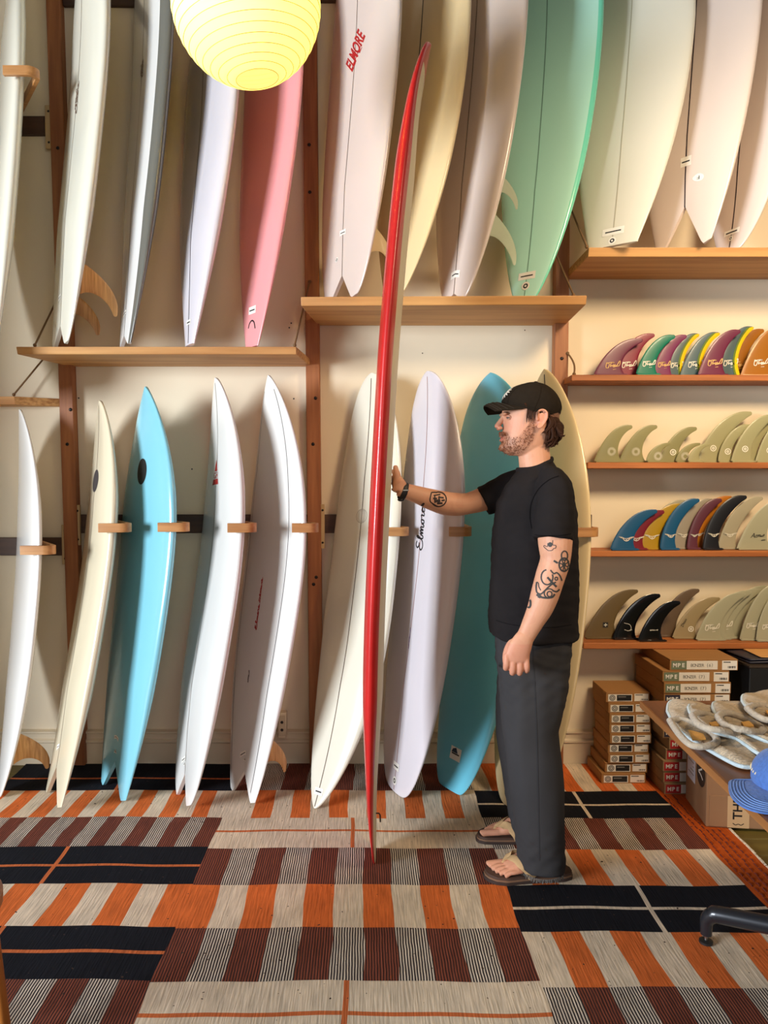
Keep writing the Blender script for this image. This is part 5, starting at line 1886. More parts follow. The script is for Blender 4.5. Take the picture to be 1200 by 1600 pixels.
# left arm hanging beside him
ys = 2.585
ARM = [(864, 762, 2.67, .050), (868, 790, 2.63, .062), (867.5, 843, 2.59, .0605), (867.5, 874, 2.58, .052), (860, 900, 2.575, .0515), (851, 930, 2.57, .0490), (844, 950, 2.565, .0445), (834, 970, 2.56, .0375), (826, 986, 2.557, .0330), (819, 999, 2.555, .031)]
P_ = np.array([W(x, y, Y) for x, y, Y, r in ARM])
Pc = catmull(P_, 60)
rc_ = np.interp(np.linspace(0, 1, 60), np.linspace(0, 1, len(ARM)), [a[3] for a in ARM])
flt = np.interp(np.linspace(0, 1, 60), [0, .6, 1], [1, .92, .70])
body.tube(Pc, np.stack([rc_ * flt, rc_], -1), 24, flat=(0, 1, 0))
# left hand: back of the hand towards the camera, fingers curled down
HY = 2.553
body.tube(catmull([W(821, 994, HY), W(815, 1006, HY - .002), W(810, 1018, HY - .002), W(808, 1029, HY), W(807.5, 1034, HY + .004)], 20), np.stack([np.interp(np.linspace(0, 1, 20), [0, .3, .8, 1], [.022, .021, .018, .013]), np.interp(np.linspace(0, 1, 20), [0, .3, .8, 1], [.031, .040, .0445, .042])], -1), 20, flat=(0, 1, 0))
FING = [(791.5, 1029, 790.5, 1047.5, .0105), (801.5, 1032, 800.8, 1054.5, .0110), (812.3, 1033, 811.8, 1055, .0107), (822.5, 1031, 823, 1051.5, .0098)]
for (kx, ky, tx, ty, r) in FING:
    k, tpt = W(kx, ky, HY - .004), W(tx, ty, HY + .004)
    mid = k * .5 + tpt * .5 + np.array([0, -.005, 0])
    body.tube(catmull([k + np.array([0, .004, .016]), k, mid, tpt + np.array([0, .0, .009]), tpt + np.array([.003, .016, .006]), tpt + np.array([.006, .034, .014]), tpt + np.array([.008, .042, .030]), tpt + np.array([.009, .040, .040])], 30), np.interp(np.linspace(0, 1, 30), [0, .2, .45, .6, .9, 1], [r * .95, r * 1.08, r, r * 1.04, r * .88, r * .6]), 12)
tb = W(799, 1006, HY + .018)
body.tube(catmull([W(812, 1002, HY + .010), tb, W(791.5, 1022, HY + .028), W(791, 1036, HY + .034), W(793, 1044, HY + .036)], 18), np.interp(np.linspace(0, 1, 18), [0, .4, .8, 1], [.016, .0145, .0115, .008]), 12)

# right arm reaching for the board
FY = 3.0
_i = int(np.argmin(np.abs(RED['cen'][:, 2] - W(612, 757, 2.93)[2])))
DX = RED['cen'][_i][0] + RED['RT'][_i] / 2 + .0075
HZ = W(617, 757, 2.93)[2]
wr = W(633, 767, 2.945)
ARM2 = [W(826, 752, 2.97), W(796, 763, 3.0), W(760, 778, FY), W(732, 786.5, FY), W(713, 788, FY), W(694, 786, 2.99), W(674, 780.5, 2.975), W(655, 774, 2.96), wr, W(624, 763.5, 2.94)]
rr_ = [.060, .058, .050, .0435, .0475, .0485, .0430, .0365, .0305, .030]
P2 = catmull(ARM2, 60)
r2 = np.interp(np.linspace(0, 1, 60), np.linspace(0, 1, len(rr_)), rr_)
fl2 = np.interp(np.linspace(0, 1, 60), [0, .6, 1], [1, .95, .82])
body.tube(P2, np.stack([r2, r2 * fl2], -1), 24, flat=(0, 0, 1))
# palm flat on the deck, fingers away from the camera, thumb up
pal = np.array([DX + .0175, 2.955, HZ])
body.tube(catmull([W(626, 765, 2.94), pal + np.array([.010, -.012, .0]), pal + np.array([.003, .02, .006]), pal + np.array([.0, .055, .012]), pal + np.array([-.001, .078, .014])], 20), np.stack([np.interp(np.linspace(0, 1, 20), [0, .4, 1], [.026, .040, .040]), np.interp(np.linspace(0, 1, 20), [0, .4, 1], [.026, .019, .0135])], -1), 18, flat=(0, 0, 1))
for q, (dz, ln_, r) in enumerate(((.042, .066, .0092), (.020, .076, .0096), (-.002, .070, .0094), (-.023, .056, .0085))):
    k = pal + np.array([-.003, .070, dz])
    body.tube(catmull([k + np.array([.002, -.02, -.002]), k, k + np.array([-.002, ln_ * .5, .004 + dz * .1]), k + np.array([-.0055, ln_, .006 + dz * .2])], 18), np.interp(np.linspace(0, 1, 18), [0, .5, .92, 1], [r, r, r * .85, r * .55]), 12)
body.tube(catmull([pal + np.array([.006, -.012, .010]), pal + np.array([.006, -.018, .035]), pal + np.array([.0, -.018, .055]), pal + np.array([-.004, -.015, .076])], 18), np.interp(np.linspace(0, 1, 18), [0, .35, .85, 1], [.018, .0135, .0108, .007]), 12)

bme = fused(body, .0031, 2, 'body')
V = coords(bme)
n = len(V)
# ---- skin colour: base tone with flushed and hairy regions of its own
colr = np.tile(np.array(lin((214, 158, 128))[:3]), (n, 1))


def nz3(V, f, seed=0):
    """cheap smooth noise"""
    r = np.random.RandomState(seed)
    o = np.zeros(len(V))
    for k in range(6):
        d = r.randn(3)
        d /= np.linalg.norm(d)
        o += np.sin(V @ d * f * (1 + .7 * k) + r.rand() * 6) / (1 + .4 * k)
    return o / 3


def blend(mask, rgb):
    global colr
    m = np.clip(mask, 0, 1)[:, None]
    colr = colr * (1 - m) + np.array(lin(rgb)[:3]) * m


def PXY(V):
    """side-view coordinates of his head in photo pixels at the midline depth"""
    y = V[:, 1] * 0 + PY
    d = y * math.cos(PITCH) - (V[:, 2] - CAM_H) * math.sin(PITCH)
    u = y * math.sin(PITCH) + (V[:, 2] - CAM_H) * math.cos(PITCH)
    return CX + F_PX * V[:, 0] / d, CY - F_PX * u / d


hx, hy = PXY(V)
head = (V[:, 2] > W(830, 716)[2]) & (hx < 860)
sm = lambda x, a, b: np.clip((x - a) / (b - a), 0, 1)
blend(.20 * (nz3(V, 60, 1) > .3), (196, 132, 106))
blend(.40 * np.exp(-((hx - 777) ** 2 + (hy - 668) ** 2) / 50) * head, (206, 110, 92))
blend(.35 * np.exp(-((hx - 800) ** 2 + (hy - 668) ** 2) / 260) * head, (216, 132, 108))
blend(.45 * np.exp(-((hx - 839) ** 2 + (hy - 656) ** 2) / 160) * head, (218, 132, 112))
# beard: below a line from sideburn to moustache
edge = np.interp(hx, [770, 778, 783, 790, 797, 806, 815, 822, 829, 833], [677, 674.5, 674, 678, 684, 682, 671, 659, 651, 650])
low = np.interp(hx, [780, 790, 800, 812, 820, 833], [712, 713, 714, 708, 700, 684])
bd_ = head * sm(hy, edge - 1.5, edge + 4) * (1 - sm(hy, low - 3, low + 4)) * (1 - sm(hx, 825, 834)) * (np.abs(V[:, 1] - PY) < .09)
tex = .62 + .38 * nz3(V, 420, 3)
blend(bd_ * np.clip(tex, .2, .75) * np.interp(hx, [785, 795, 812, 820], [1, .75, .7, .9]), (122, 72, 46))
must = head * np.exp(-(((hx - 784) / 7.5) ** 2 + ((hy - 678) / 3.6) ** 2))
blend(.95 * must, (104, 56, 34))
chn = head * np.exp(-(((hx - 786) / 9) ** 2 + ((hy - 701) / 8) ** 2))
blend(.65 * chn * np.clip(tex + .2, 0, 1), (126, 70, 42))
lip = head * np.exp(-(((hx - 781) / 5) ** 2 + ((hy - 686) / 3.0) ** 2))
blend(.95 * lip, (196, 104, 92))
brow = head * np.exp(-(((hx - 788) / 7) ** 2 + ((hy - 646.5) / 1.8) ** 2)) * (np.abs(V[:, 1] - PY) > .012)
blend(.8 * brow, (120, 78, 52))
scalp = np.clip(head * sm(hx, 816, 822) * (1 - sm(hy, 650, 657)) * (hx < 833) + (V[:, 2] > W(830, 700)[2]) * sm(hx, 846, 849) * (hy > 640), 0, 1)
blend(.8 * scalp, (70, 42, 30))
# hands and feet slightly redder
blend(.35 * (V[:, 2] < W(820, 1005, 2.55)[2]) * (V[:, 2] > .6), (206, 128, 106))
blend(.25 * (V[:, 2] < .12), (206, 134, 108))
ca = bme.color_attributes.new('skin_colour', 'FLOAT_COLOR', 'POINT')
ca.data.foreach_set('color', np.concatenate([colr, np.ones((n, 1))], 1).astype(np.float32).ravel())
M_skin = mat('skin', (214, 158, 128), .52, subs=.12, bump=.05, scale=220, spec=.4)
_nt = M_skin.node_tree
_at = _nt.nodes.new('ShaderNodeAttribute')
_at.attribute_name = 'skin_colour'
_nt.links.new(_at.outputs['Color'], _nt.nodes['Principled BSDF'].inputs['Base Color'])
bvh = BVHTree.FromPolygons([Vector(v) for v in V], [list(p.vertices) for p in bme.polygons])
bme.materials.append(M_skin)
set_coords(bme, V - ORIGIN)
body_o = link('body', bme, man)

# eyes
M_eye = mat('eye_white', (112, 98, 90), .7, spec=.1)
M_iris = mat('iris', (50, 46, 44), .4)
for s in (-1, 1):
    ec = pz(794.2, 653.4, s * .0290)
    b_ = MB()
    b_.ball(ec, .0112, 16, 10)
    eye = b_.build('eye', M_eye, man)
    b_ = MB()
    b_.ball(ec + np.array([-.0078, s * .001, -.0005]), (.0052, .0055, .0055), 12, 8)
    b_.build('iris', M_iris, eye, offset=tuple(ORIGIN))
    b_ = MB()
    b_.tube(catmull([ec + np.array([.006, s * .0105, -.001]), ec + np.array([-.004, s * .0105, .0045]), ec + np.array([-.0105, s * .004, .0055]), ec + np.array([-.0115, -s * .004, .004])], 14), [.0040] * 14, 8)
    b_.tube(catmull([ec + np.array([.005, s * .0105, -.003]), ec + np.array([-.004, s * .0095, -.0065]), ec + np.array([-.010, s * .002, -.0065])], 10), [.0026] * 10, 8)
    b_.build('eyelid', mat('eyelid_skin', (196, 136, 110), .5), eye, offset=tuple(ORIGIN))

def onto(b, P, d=(0, 1, 0), back=1.0, lift=.001):
    o = []
    d0 = d
    d = Vector(d) if d is not None else None
    for p in P:
        if d0 is None:
            d = (Vector(p) - Vector((0, 0, CAM_H))).normalized()
        hit = b.ray_cast(Vector(p) - d * back, d)
        if hit[0] is None:
            o.append(np.array(p))
        else:
            q = hit[0] + hit[1] * (lift if hit[1].dot(d) < 0 else -lift)
            o.append(np.array(q))
    return np.array(o)


def draped(b, mb, pxs, Y, w, lift=.001, n=None):
    """flat strip that follows a surface, from side-view pixels at depth Y"""
    q = catmull(pxs, n or max(6, len(pxs) * 5)) if len(pxs) > 2 else np.array([np.array(pxs[0]) * (1 - f) + np.array(pxs[1]) * f for f in np.linspace(0, 1, n or 6)])
    d = np.gradient(q, axis=0)
    d /= np.linalg.norm(d, axis=1)[:, None] + 1e-9
    nn = np.stack([-d[:, 1], d[:, 0]], -1) * w / 2
    A = onto(b, [W(x, y, Y) for x, y in q + nn], d=None, lift=lift)
    C_ = onto(b, [W(x, y, Y) for x, y in q - nn], d=None, lift=lift)
    ok = (np.linalg.norm(A - C_, axis=1) < .02) & (np.abs(A[:, 1] - np.median(A[:, 1])) < .09)
    run = []
    for k_ in range(len(A) + 1):
        if k_ < len(A) and ok[k_] and (not run or np.linalg.norm(A[k_] - A[run[-1]]) < .03):
            run.append(k_)
        else:
            if len(run) > 1:
                mb.grid(np.stack([A[run], C_[run]], 1))
            run = []



# ---- t-shirt
M_tee = mat('black_cotton', (36, 33, 34), .95, var=.2, scale=5, bump=.08, spec=.12)
M_pants = mat('charcoal_twill', (58, 57, 59), .92, var=.12, scale=6, bump=.06, spec=.15)
sh = MB()
SHIRT = [(991, 766, 899, .186), (975, 764, 898, .186), (940, 764, 898, .187), (900, 766, 899, .189), (860, 769, 899, .191), (820, 773, 898, .194), (800, 776, 897, .194), (785, 780, 894, .190), (772, 785, 891, .181), (761, 790, 887, .166), (752, 795.5, 882, .147), (745, 800, 878, .130, 0), (738.5, 803.5, 872, .110, .12), (732, 806.5, 865, .090, .26), (726, 808.5, 860, .076, .36)]
sh.rings(np.array([oval(W(a, y)[0], W(c, y)[0], PY, hw, W(a, y)[2], 2.35 if y > 770 else 2.1, 0, q[0] if q else 0) for y, a, c, hw, *q in SHIRT]))
for s in (-1, 1):
    sh.tube(catmull([pz(842, 731, s * .06), pz(848, 741, s * .11), pz(854, 755, s * .155)], 12), np.interp(np.linspace(0, 1, 12), [0, 1], [.024, .044]), 20)
SLN = [W(858, 748, 2.70), W(866, 762, 2.655), W(867.5, 790, 2.625), W(865, 820, 2.602), W(863.5, 843, 2.590)]
sh.tube(catmull(SLN, 30), np.stack([np.interp(np.linspace(0, 1, 30), [0, .3, .6, 1], [.055, .070, .071, .070]), np.interp(np.linspace(0, 1, 30), [0, .3, .6, 1], [.050, .064, .070, .0715])], -1), 28, flat=(0, 1, 0))
SLF = [W(845, 752, 2.94), W(818, 757, 2.985), W(795, 766, 3.0), W(772, 776, 3.0), W(754, 783.5, 3.0)]
sh.tube(catmull(SLF, 26), np.interp(np.linspace(0, 1, 26), [0, .4, 1], [.06, .072, .0615]), 26)
sme = fused(sh, .0052, 12, 'tee')
V = coords(sme)
nrm = np.empty(len(V) * 3)
sme.vertices.foreach_get('normal', nrm)
nrm = nrm.reshape(-1, 3)
zc = V[:, 2]
near_sl = np.exp(-((V[:, 1] - 2.60) / .05) ** 2)
fold = .0060 * nz3(V * np.array([1, 1, .35]), 26, 11) * np.clip((1.40 - zc) / .3, .2, 1) + .0035 * nz3(V + zc[:, None] * .4, 34, 12)
fold += .004 * np.sin((V[:, 0] * .8 + zc) * 60) * np.exp(-((V[:, 0] - .48) / .08) ** 2 - ((zc - 1.40) / .06) ** 2)
hem = ((zc < zc.min() + .016) * .0015)
V = V + nrm * (fold + hem)[:, None]
set_coords(sme, V - ORIGIN)
sme.materials.append(M_tee)
tee = link('t_shirt', sme, man)
tee['label'] = 'loose black crew-neck t-shirt'
# ribbed collar and seams
b_ = MB()
colr_pts = []
for a in np.linspace(0, 2 * PI, 48):
    xf, xb = W(808.5, 735)[0], W(862, 716)[0]
    k = (1 - math.cos(a)) / 2
    x = xf + (xb - xf) * k
    z = W(808, 734.5)[2] + (W(862, 717)[2] - W(808, 734.5)[2]) * k - .012 * math.sin(a) ** 2
    colr_pts.append((x, PY + .077 * math.sin(a), z))
b_.tube(colr_pts, np.tile([[.010, .0055]], (48, 1)), 10, flat=(0, 0, 1))
b_.build('collar', M_tee, tee, offset=tuple(ORIGIN))

tebv = BVHTree.FromPolygons([Vector(v) for v in coords(sme) + ORIGIN], [list(p.vertices) for p in sme.polygons])


def stitched(pts, w, n):
    global b_
    b_ = MB()
    draped(tebv, b_, pts, 2.55, w, .0012, n)
    if b_.n:
        b_.build('seam', M_seam, tee, offset=tuple(ORIGIN), fix=False)


M_seam = mat('black_seam_thread', (20, 18, 19), .95, spec=.05)
stitched([(873, 744), (858, 750), (842, 764), (831, 784), (828, 806), (831, 826)], 1.3, 60)
stitched([(836, 835.5), (850, 837), (866, 837), (880, 836), (892, 834)], .9, 40)
stitched([(775, 969), (795, 975), (830, 980), (865, 980), (893, 976)], .9, 60)
# ---- trousers
tr = MB()
TRO = [(970, 777, 892, .168), (1000, 775, 891, .176), (1030, 776, 889, .180), (1060, 780, 886, .178), (1085, 786, 882, .165)]
tr.rings(np.array([oval(W(a, y)[0], W(c, y)[0], PY, hw, W(a, y)[2], 2.4) for y, a, c, hw in TRO]))
NL = [(1040, 778, 890, 2.745, .095), (1100, 782, 882, 2.725, .098), (1140, 785, 872, 2.705, .094), (1180, 791, 875, 2.690, .091), (1235, 799, 879, 2.680, .090), (1290, 806, 880, 2.675, .089), (1335, 809.5, 880, 2.672, .089), (1352, 811, 880, 2.670, .089)]
tr.rings(np.array([oval(W(a, y, Y)[0], W(c, y, Y)[0], Y, hw, max(.030, W(a, y, Y)[2]), 2.3, tilt=(-.10 if y > 1340 else 0)) for y, a, c, Y, hw in NL]))
FL = [(1040, 776, 886, 2.915, .095), (1100, 775.5, 870, 2.930, .096), (1150, 777.5, 862, 2.940, .092), (1205, 786, 862, 2.950, .089), (1260, 792.5, 864, 2.955, .088), (1300, 797.5, 866, 2.958, .088), (1311, 799, 867, 2.958, .088)]
tr.rings(np.array([oval(W(a, y, Y)[0], W(c, y, Y)[0], Y, hw, max(.030, W(a, y, Y)[2]), 2.3) for y, a, c, Y, hw in FL]))
tme = fused(tr, .0052, 6, 'trousers')
V = coords(tme)
nrm = np.empty(len(V) * 3)
tme.vertices.foreach_get('normal', nrm)
nrm = nrm.reshape(-1, 3)
zc = V[:, 2]
fold = .0085 * nz3(V * np.array([1, 1, .22]), 24, 21) * np.clip(zc / .5, .4, 1) + .006 * nz3(V + zc[:, None] * .6, 38, 22) * (np.exp(-((zc - .78) / .16) ** 2) + np.exp(-((zc - .10) / .10) ** 2))
V = V + nrm * fold[:, None]
set_coords(tme, V - ORIGIN)
tme.materials.append(M_pants)
pants = link('trousers', tme, man)
pants['label'] = 'wide charcoal work trousers with raw hems'
tbv = BVHTree.FromPolygons([Vector(v) for v in V], [list(p.vertices) for p in tme.polygons])


b_ = MB()
draped(tbv, b_, [(832, 1010), (836, 1080), (839, 1160), (841, 1250), (843, 1345)], 2.6, 1.6, .0012, 60)
b_.build('side_seam', mat('dark_seam_thread', (40, 40, 44), .9), pants, offset=tuple(ORIGIN), fix=False)  # sewn side seam, thread darker than the twill
b_ = MB()
b0 = np.array(NL[-1][:0])
hz = V[:, 2]
for a in np.linspace(0, 2 * PI, 150):
    for (Y, xa, xb, hw, zz) in ((2.671, W(811, 1350, 2.671)[0], W(880, 1350, 2.671)[0], .089, .040), (2.958, W(799, 1310, 2.958)[0], W(867, 1310, 2.958)[0], .088, .040)):
        x = (xa + xb) / 2 - (xb - xa) / 2 * math.cos(a) * .985
        y = Y + hw * math.sin(a) * .985
        b_.tube([(x, y, zz), (x + rng.uniform(-.004, .004), y + rng.uniform(-.004, .004), zz - rng.uniform(.010, .019))], .0011, 4)
fh = b_.build('frayed_hem', mat('frayed_cotton', (112, 108, 104), .9), pants, offset=tuple(ORIGIN))
fh['kind'] = 'stuff'

# ---- sandals
M_sole = mat('dark_brown_rubber', (58, 42, 36), .75, bump=.05, scale=40)
M_foot = mat('brown_footbed', (78, 56, 46), .7)
M_rim = mat('tan_midsole', (124, 92, 70), .7)
M_strap = mat('tan_suede_strap', (198, 162, 116), .8, var=.1, scale=60, bump=.1)
for (P, sd, lab) in ((footN, 1, 'near'), (footF, -1, 'far')):
    us = np.array([-.098, -.09, -.06, -.01, .05, .11, .16, .20, .225, .232])
    hwid = np.array([.012, .028, .041, .043, .043, .048, .052, .046, .028, .010])
    vc = np.array([0, 0, 0, 0, 0, 0, -.002, .004, .010, .012])
    uc = np.linspace(us[0], us[-1], 40)
    hc, vcc = np.interp(uc, us, hwid), np.interp(uc, us, vc)
    outl = [(u, v + h) for u, v, h in zip(uc, vcc, hc)] + [(u, v - h) for u, v, h in zip(uc[::-1], vcc[::-1], hc[::-1])]
    sn = link('sandal', None, man)
    for nm, z0, z1, k, m in (('outsole', -.0232, -.012, 1.0, M_sole), ('midsole', -.012, -.005, .985, M_rim), ('footbed', -.005, .0035, .965, M_foot)):
        b_ = MB()
        k0 = np.array([np.array(P(u * (1 if k == 1 else k), v * k, z0)) for u, v in outl])
        k1 = np.array([np.array(P(u * (1 if k == 1 else k), v * k, z1)) for u, v in outl])
        b_.rings(np.array([k0, k1]))
        b_.build(nm, m, sn, offset=tuple(ORIGIN))
    b_ = MB()
    for s_ in (1, -1):
        pts = [P(.162, .021, .012), P(.150, .018, .034), P(.128, .018 + s_ * .016, .052), P(.10, s_ * .040, .045), P(.075, s_ * .047, .022), P(.062, s_ * .045, .0)]
        cv_ = catmull(pts, 30)
        b_.tube(cv_, np.stack([np.interp(np.linspace(0, 1, 30), [0, .2, .5, 1], [.004, .009, .016, .018]), np.full(30, .0032)], -1), 10, flat=(1, 0, .6))
    b_.build('strap', M_strap, sn, offset=tuple(ORIGIN))

# ---- cap
M_cap = mat('black_cap_cotton', (38, 31, 24), .95, var=.12, scale=60, bump=.12, spec=.12)
Fp = np.array([(783.5, 631), (785.5, 622), (791, 613), (800, 606), (812, 601), (824, 598.6), (836, 597.6)])
Bp_ = np.array([(868.5, 659), (874.5, 648), (877, 637), (873.5, 624), (865, 612.5), (852, 602.5), (838, 597.6)])
hwp = np.array([.0835, .086, .0855, .079, .066, .042, .004])
ts = np.linspace(0, 6, 25)
Fc_, Bc_ = catmull(Fp, 25), catmull(Bp_, 25)
hc_ = np.interp(ts, range(7), hwp)
R = []
a = np.linspace(0, 2 * PI, 72, endpoint=False)
for f_, k_, hw in zip(Fc_, Bc_, hc_):
    A_, C_ = W(*f_), W(*k_)
    ce, ax_ = (A_ + C_) / 2, (A_ - C_) / 2
    pan = 1 - .008 * np.abs(np.cos(3 * a + PI / 2)) ** 8
    R.append(ce + np.cos(a)[:, None] * ax_ * pan[:, None] + np.sin(a)[:, None] * np.array([0, hw, 0]) * pan[:, None])
R = np.array(R)
cap = link('cap', None, man)
b_ = MB()
b_.rings(R, cap=False)
inner = (R[:6] - R[:6].mean(1, keepdims=True)) * .97 + R[:6].mean(1, keepdims=True)
b_.grid(inner, close_v=True, flip=True)
b_.grid(np.array([R[0], inner[0]]), close_v=True)
b_.f.append([b_.n - 72 * 8 * 0 + 0 for _ in ()]) if False else None
b_.build('crown', M_cap, cap, offset=tuple(ORIGIN))
b_ = MB()
for q in range(6):
    j = int(round((q + .0) * 72 / 6 + 6)) % 72
    p = R[:-1, j] + (R[:-1, j] - R.mean((0, 1))) * .008
    b_.tube(p, .0011, 6)
for k_ in (1, 2):
    p = R[k_] + (R[k_] - R[k_].mean(0)) * .008
    b_.tube(np.vstack([p, p[:2]]), .0008, 5)
b_.ball(W(837, 597.2), (.007, .007, .004), 12, 7)
b_.build('seams_and_button', M_cap, cap, offset=tuple(ORIGIN))
# visor
G = []
nu = 33
frontc = R[0]
for v in np.linspace(0, 1, 10):
    row = []
    for u in np.linspace(-1, 1, nu):
        aa = u * 1.22
        j = aa % (2 * PI)
        jf = j / (2 * PI) * 72
        j0 = int(jf) % 72
        fr = jf - int(jf)
        base = frontc[j0] * (1 - fr) + frontc[(j0 + 1) % 72] * fr
        tip = np.array([W(756.5, 633)[0] + .028 * abs(u) ** 2.6, PY + .083 * u, W(757, 633.5)[2] - .026 * abs(u) ** 2.2])
        p = base * (1 - v) + tip * v
        p = p + np.array([0, 0, .008 * math.sin(v * PI) * (1 - u * u)])
        row.append(p)
    G.append(row)
G = np.array(G)
b_ = MB()
b_.grid(G)
b_.grid(G - np.array([0, 0, .0045]), flip=True)
b_.grid(np.stack([G[-1], G[-1] - np.array([0, 0, .0045])]))
b_.grid(np.stack([G[:, 0], G[:, 0] - np.array([0, 0, .0045])]))
b_.grid(np.stack([G[:, -1], G[:, -1] - np.array([0, 0, .0045])]))
vz = b_.build('visor', M_cap, cap, offset=tuple(ORIGIN))
b_ = MB()
for v in (3, 5, 7, 8):
    b_.tube(G[v] + np.array([0, 0, .0008]), .0007, 5)
b_.build('visor_stitching', mat('dark_thread', (62, 54, 46), .9), cap, offset=tuple(ORIGIN))
# white sun emblem on the front panel
cbv = BVHTree.FromPolygons([Vector(p) for p in R.reshape(-1, 3)], [[i * 72 + j, i * 72 + (j + 1) % 72, (i + 1) * 72 + (j + 1) % 72, (i + 1) * 72 + j] for i in range(24) for j in range(72)])
b_ = MB()
ce = W(793.0, 614.5)
up_v = np.array([.55, 0, .84])
for q in range(16):
    aa = q * 2 * PI / 16
    d0 = np.array([0, 1, 0]) * math.cos(aa) + up_v * math.sin(aa)
    pts = [ce + d0 * r_ for r_ in (.009, .017, .025, .034)]
    w_ = [.0044, .0042, .0030, .0007]
    sd = np.cross(d0, [-.84, 0, .55])
    A_ = onto(cbv, [p + sd * w for p, w in zip(pts, w_)], d=(.84, 0, -.55), back=.3, lift=.0015)
    C_ = onto(cbv, [p - sd * w for p, w in zip(pts, w_)], d=(.84, 0, -.55), back=.3, lift=.0015)
    b_.grid(np.stack([A_, C_], 1))
b_.build('sun_emblem', mat('white_embroidery', (232, 226, 212), .8), cap, offset=tuple(ORIGIN), fix=False)

# ---- hair
M_hair = mat('dark_brown_hair', (62, 36, 22), .6, var=.4, scale=40, stretch=(1, 1, .2), spec=.15)
b_ = MB()
rs = np.random.RandomState(5)
for s in (-1, 1):
    for q in range(80):
        x0 = rs.uniform(845, 869)
        y0 = np.interp(x0, [844, 868], [650, 658]) + rs.uniform(0, 4)
        yy = s * np.interp(x0, [844, 856, 868], [.074, .066, .040]) * rs.uniform(.6, 1.04)
        ln_ = rs.uniform(26, 42) * np.interp(x0, [844, 858, 868], [.85, 1.05, .85])
        cu_ = rs.uniform(-4, 9)
        p0, p1 = pz(x0, y0, yy), pz(x0 + rs.uniform(1, 7), y0 + ln_ * .4, yy * 1.06)
        p2, p3 = pz(x0 + rs.uniform(-2, 5), y0 + ln_ * .8, yy * .98), pz(x0 + cu_ - 4, y0 + ln_, yy * rs.uniform(.85, 1.0))
        b_.tube(catmull([p0, p1, p2, p3], 12), np.interp(np.linspace(0, 1, 12), [0, .4, .8, 1], [.005, .006, .0042, .0006]), 7)
    for q in range(22):
        x0 = rs.uniform(846, 868)
        p0 = pz(x0, rs.uniform(655, 664), s * rs.uniform(.02, .068))
        p1 = p0 + np.array([.012, 0, -.03])
        p2 = p0 + np.array([.026 if x0 > 856 else .012, s * .004, -.052])
        p3 = p2 + np.array([.008, s * .002, .003])
        b_.tube(catmull([p0, p1, p2, p3], 10), np.interp(np.linspace(0, 1, 10), [0, .5, 1], [.005, .005, .0005]), 7)
    for q in range(16):                      # sideburn
        x0 = rs.uniform(817, 832)
        p0 = pz(x0, rs.uniform(640, 646), s * .0765)
        p3 = pz(x0 - rs.uniform(0, 4), rs.uniform(654, 664), s * .0775)
        b_.tube(catmull([p0, (p0 + p3) / 2 + np.array([-.002, s * .002, 0]), p3], 8), np.interp(np.linspace(0, 1, 8), [0, .5, 1], [.0028, .0024, .0004]), 6)
    # hair over the skull under the cap
    for q in range(14):
        x0 = rs.uniform(800, 850)
        y0 = np.interp(x0, [785, 810, 840, 868], [631, 637, 647, 658])
        p0, p1 = pz(x0, y0 - 5, s * .079), pz(x0 + 5, y0 + (5 if x0 > 812 else 2), s * .078)
        if x0 > 812:
            b_.tube([p0, (p0 + p1) / 2, p1], [.004, .0035, .0006], 6)
b_.ball(pz(855, 671, 0), (.040, .066, .060), 22, 14)
b_.ball(pz(855, 660, 0), (.046, .0725, .032), 22, 14)
b_.ball(pz(862, 684, 0), (.026, .054, .036), 18, 12)
b_.build('hair', M_hair, man)
# moustache and beard bristles
b_ = MB()
for q in range(520):
    u, v = rs.rand(), rs.rand()
    px_ = 779 + u * 50
    e0, l0 = np.interp(px_, [770, 778, 783, 790, 797, 806, 815, 822, 829, 833], [677, 674.5, 674, 678, 684, 682, 671, 659, 651, 650]), np.interp(px_, [780, 790, 800, 812, 820, 833], [709, 711, 711, 705, 697, 680])
    py_ = e0 + v * (l0 - e0)
    if abs(py_ - 685) < 3 and px_ < 787:
        continue
    dirs = (0, 1, 0) if rs.rand() < .75 else (.8, .6, 0)
    src = pz(px_, py_, 0)
    hit = bvh.ray_cast(Vector(src) - Vector(dirs) * .2, Vector(dirs))
    if hit[0] is None:
        continue
    h, nn = np.array(hit[0]), np.array(hit[1])
    qx, qy = PXY(h[None])
    if abs(qx[0] - px_) > 5 or abs(qy[0] - py_) > 3:
        continue
    if rs.rand() < .45 and 796 < px_ < 816 and py_ < 688:
        continue
    if abs(h[1] - PY) > .085:
        continue
    L_ = rs.uniform(.003, .007) * (1.5 if px_ < 796 else 1)
    dvec = np.array([.15, 0, -1.0]) + nn * .55 + rs.randn(3) * .25
    dvec /= np.linalg.norm(dvec)
    b_.tube([h - nn * .001, h + dvec * L_ * .6, h + dvec * L_], [.0009, .0008, .0002], 4)
for q in range(160):
    s = rs.choice([-1, 1])
    yy = s * abs(rs.normal(0, .013))
    p = pz(780.5 + abs(yy) * 140 + rs.uniform(-.5, 2), 676 + rs.uniform(-1.2, 2), yy)
    b_.tube([p, p + np.array([-.001 + abs(yy) * .1, s * .003, -.006]), p + np.array([.002, s * .006, -.010])], [.0014, .0012, .0003], 4)
bb = b_.build('beard', mat('ginger_brown_bristle', (122, 70, 42), .6), man)
bb['kind'] = 'stuff'

# ---- tattoos, inked along the arms
M_ink = mat('tattoo_ink', (58, 58, 58), .7)


def Z3(x, y):           # from the close-up of the arm to photo pixels
    return (740 + x / 5.3333, 780 + y / 5.3333)


def ink(pts, w=1.6, closed=False):
    q = [Z3(*p) for p in pts]
    draped(bvh, b_, q, 2.54, w, .0009, max(8, len(q) * 6))


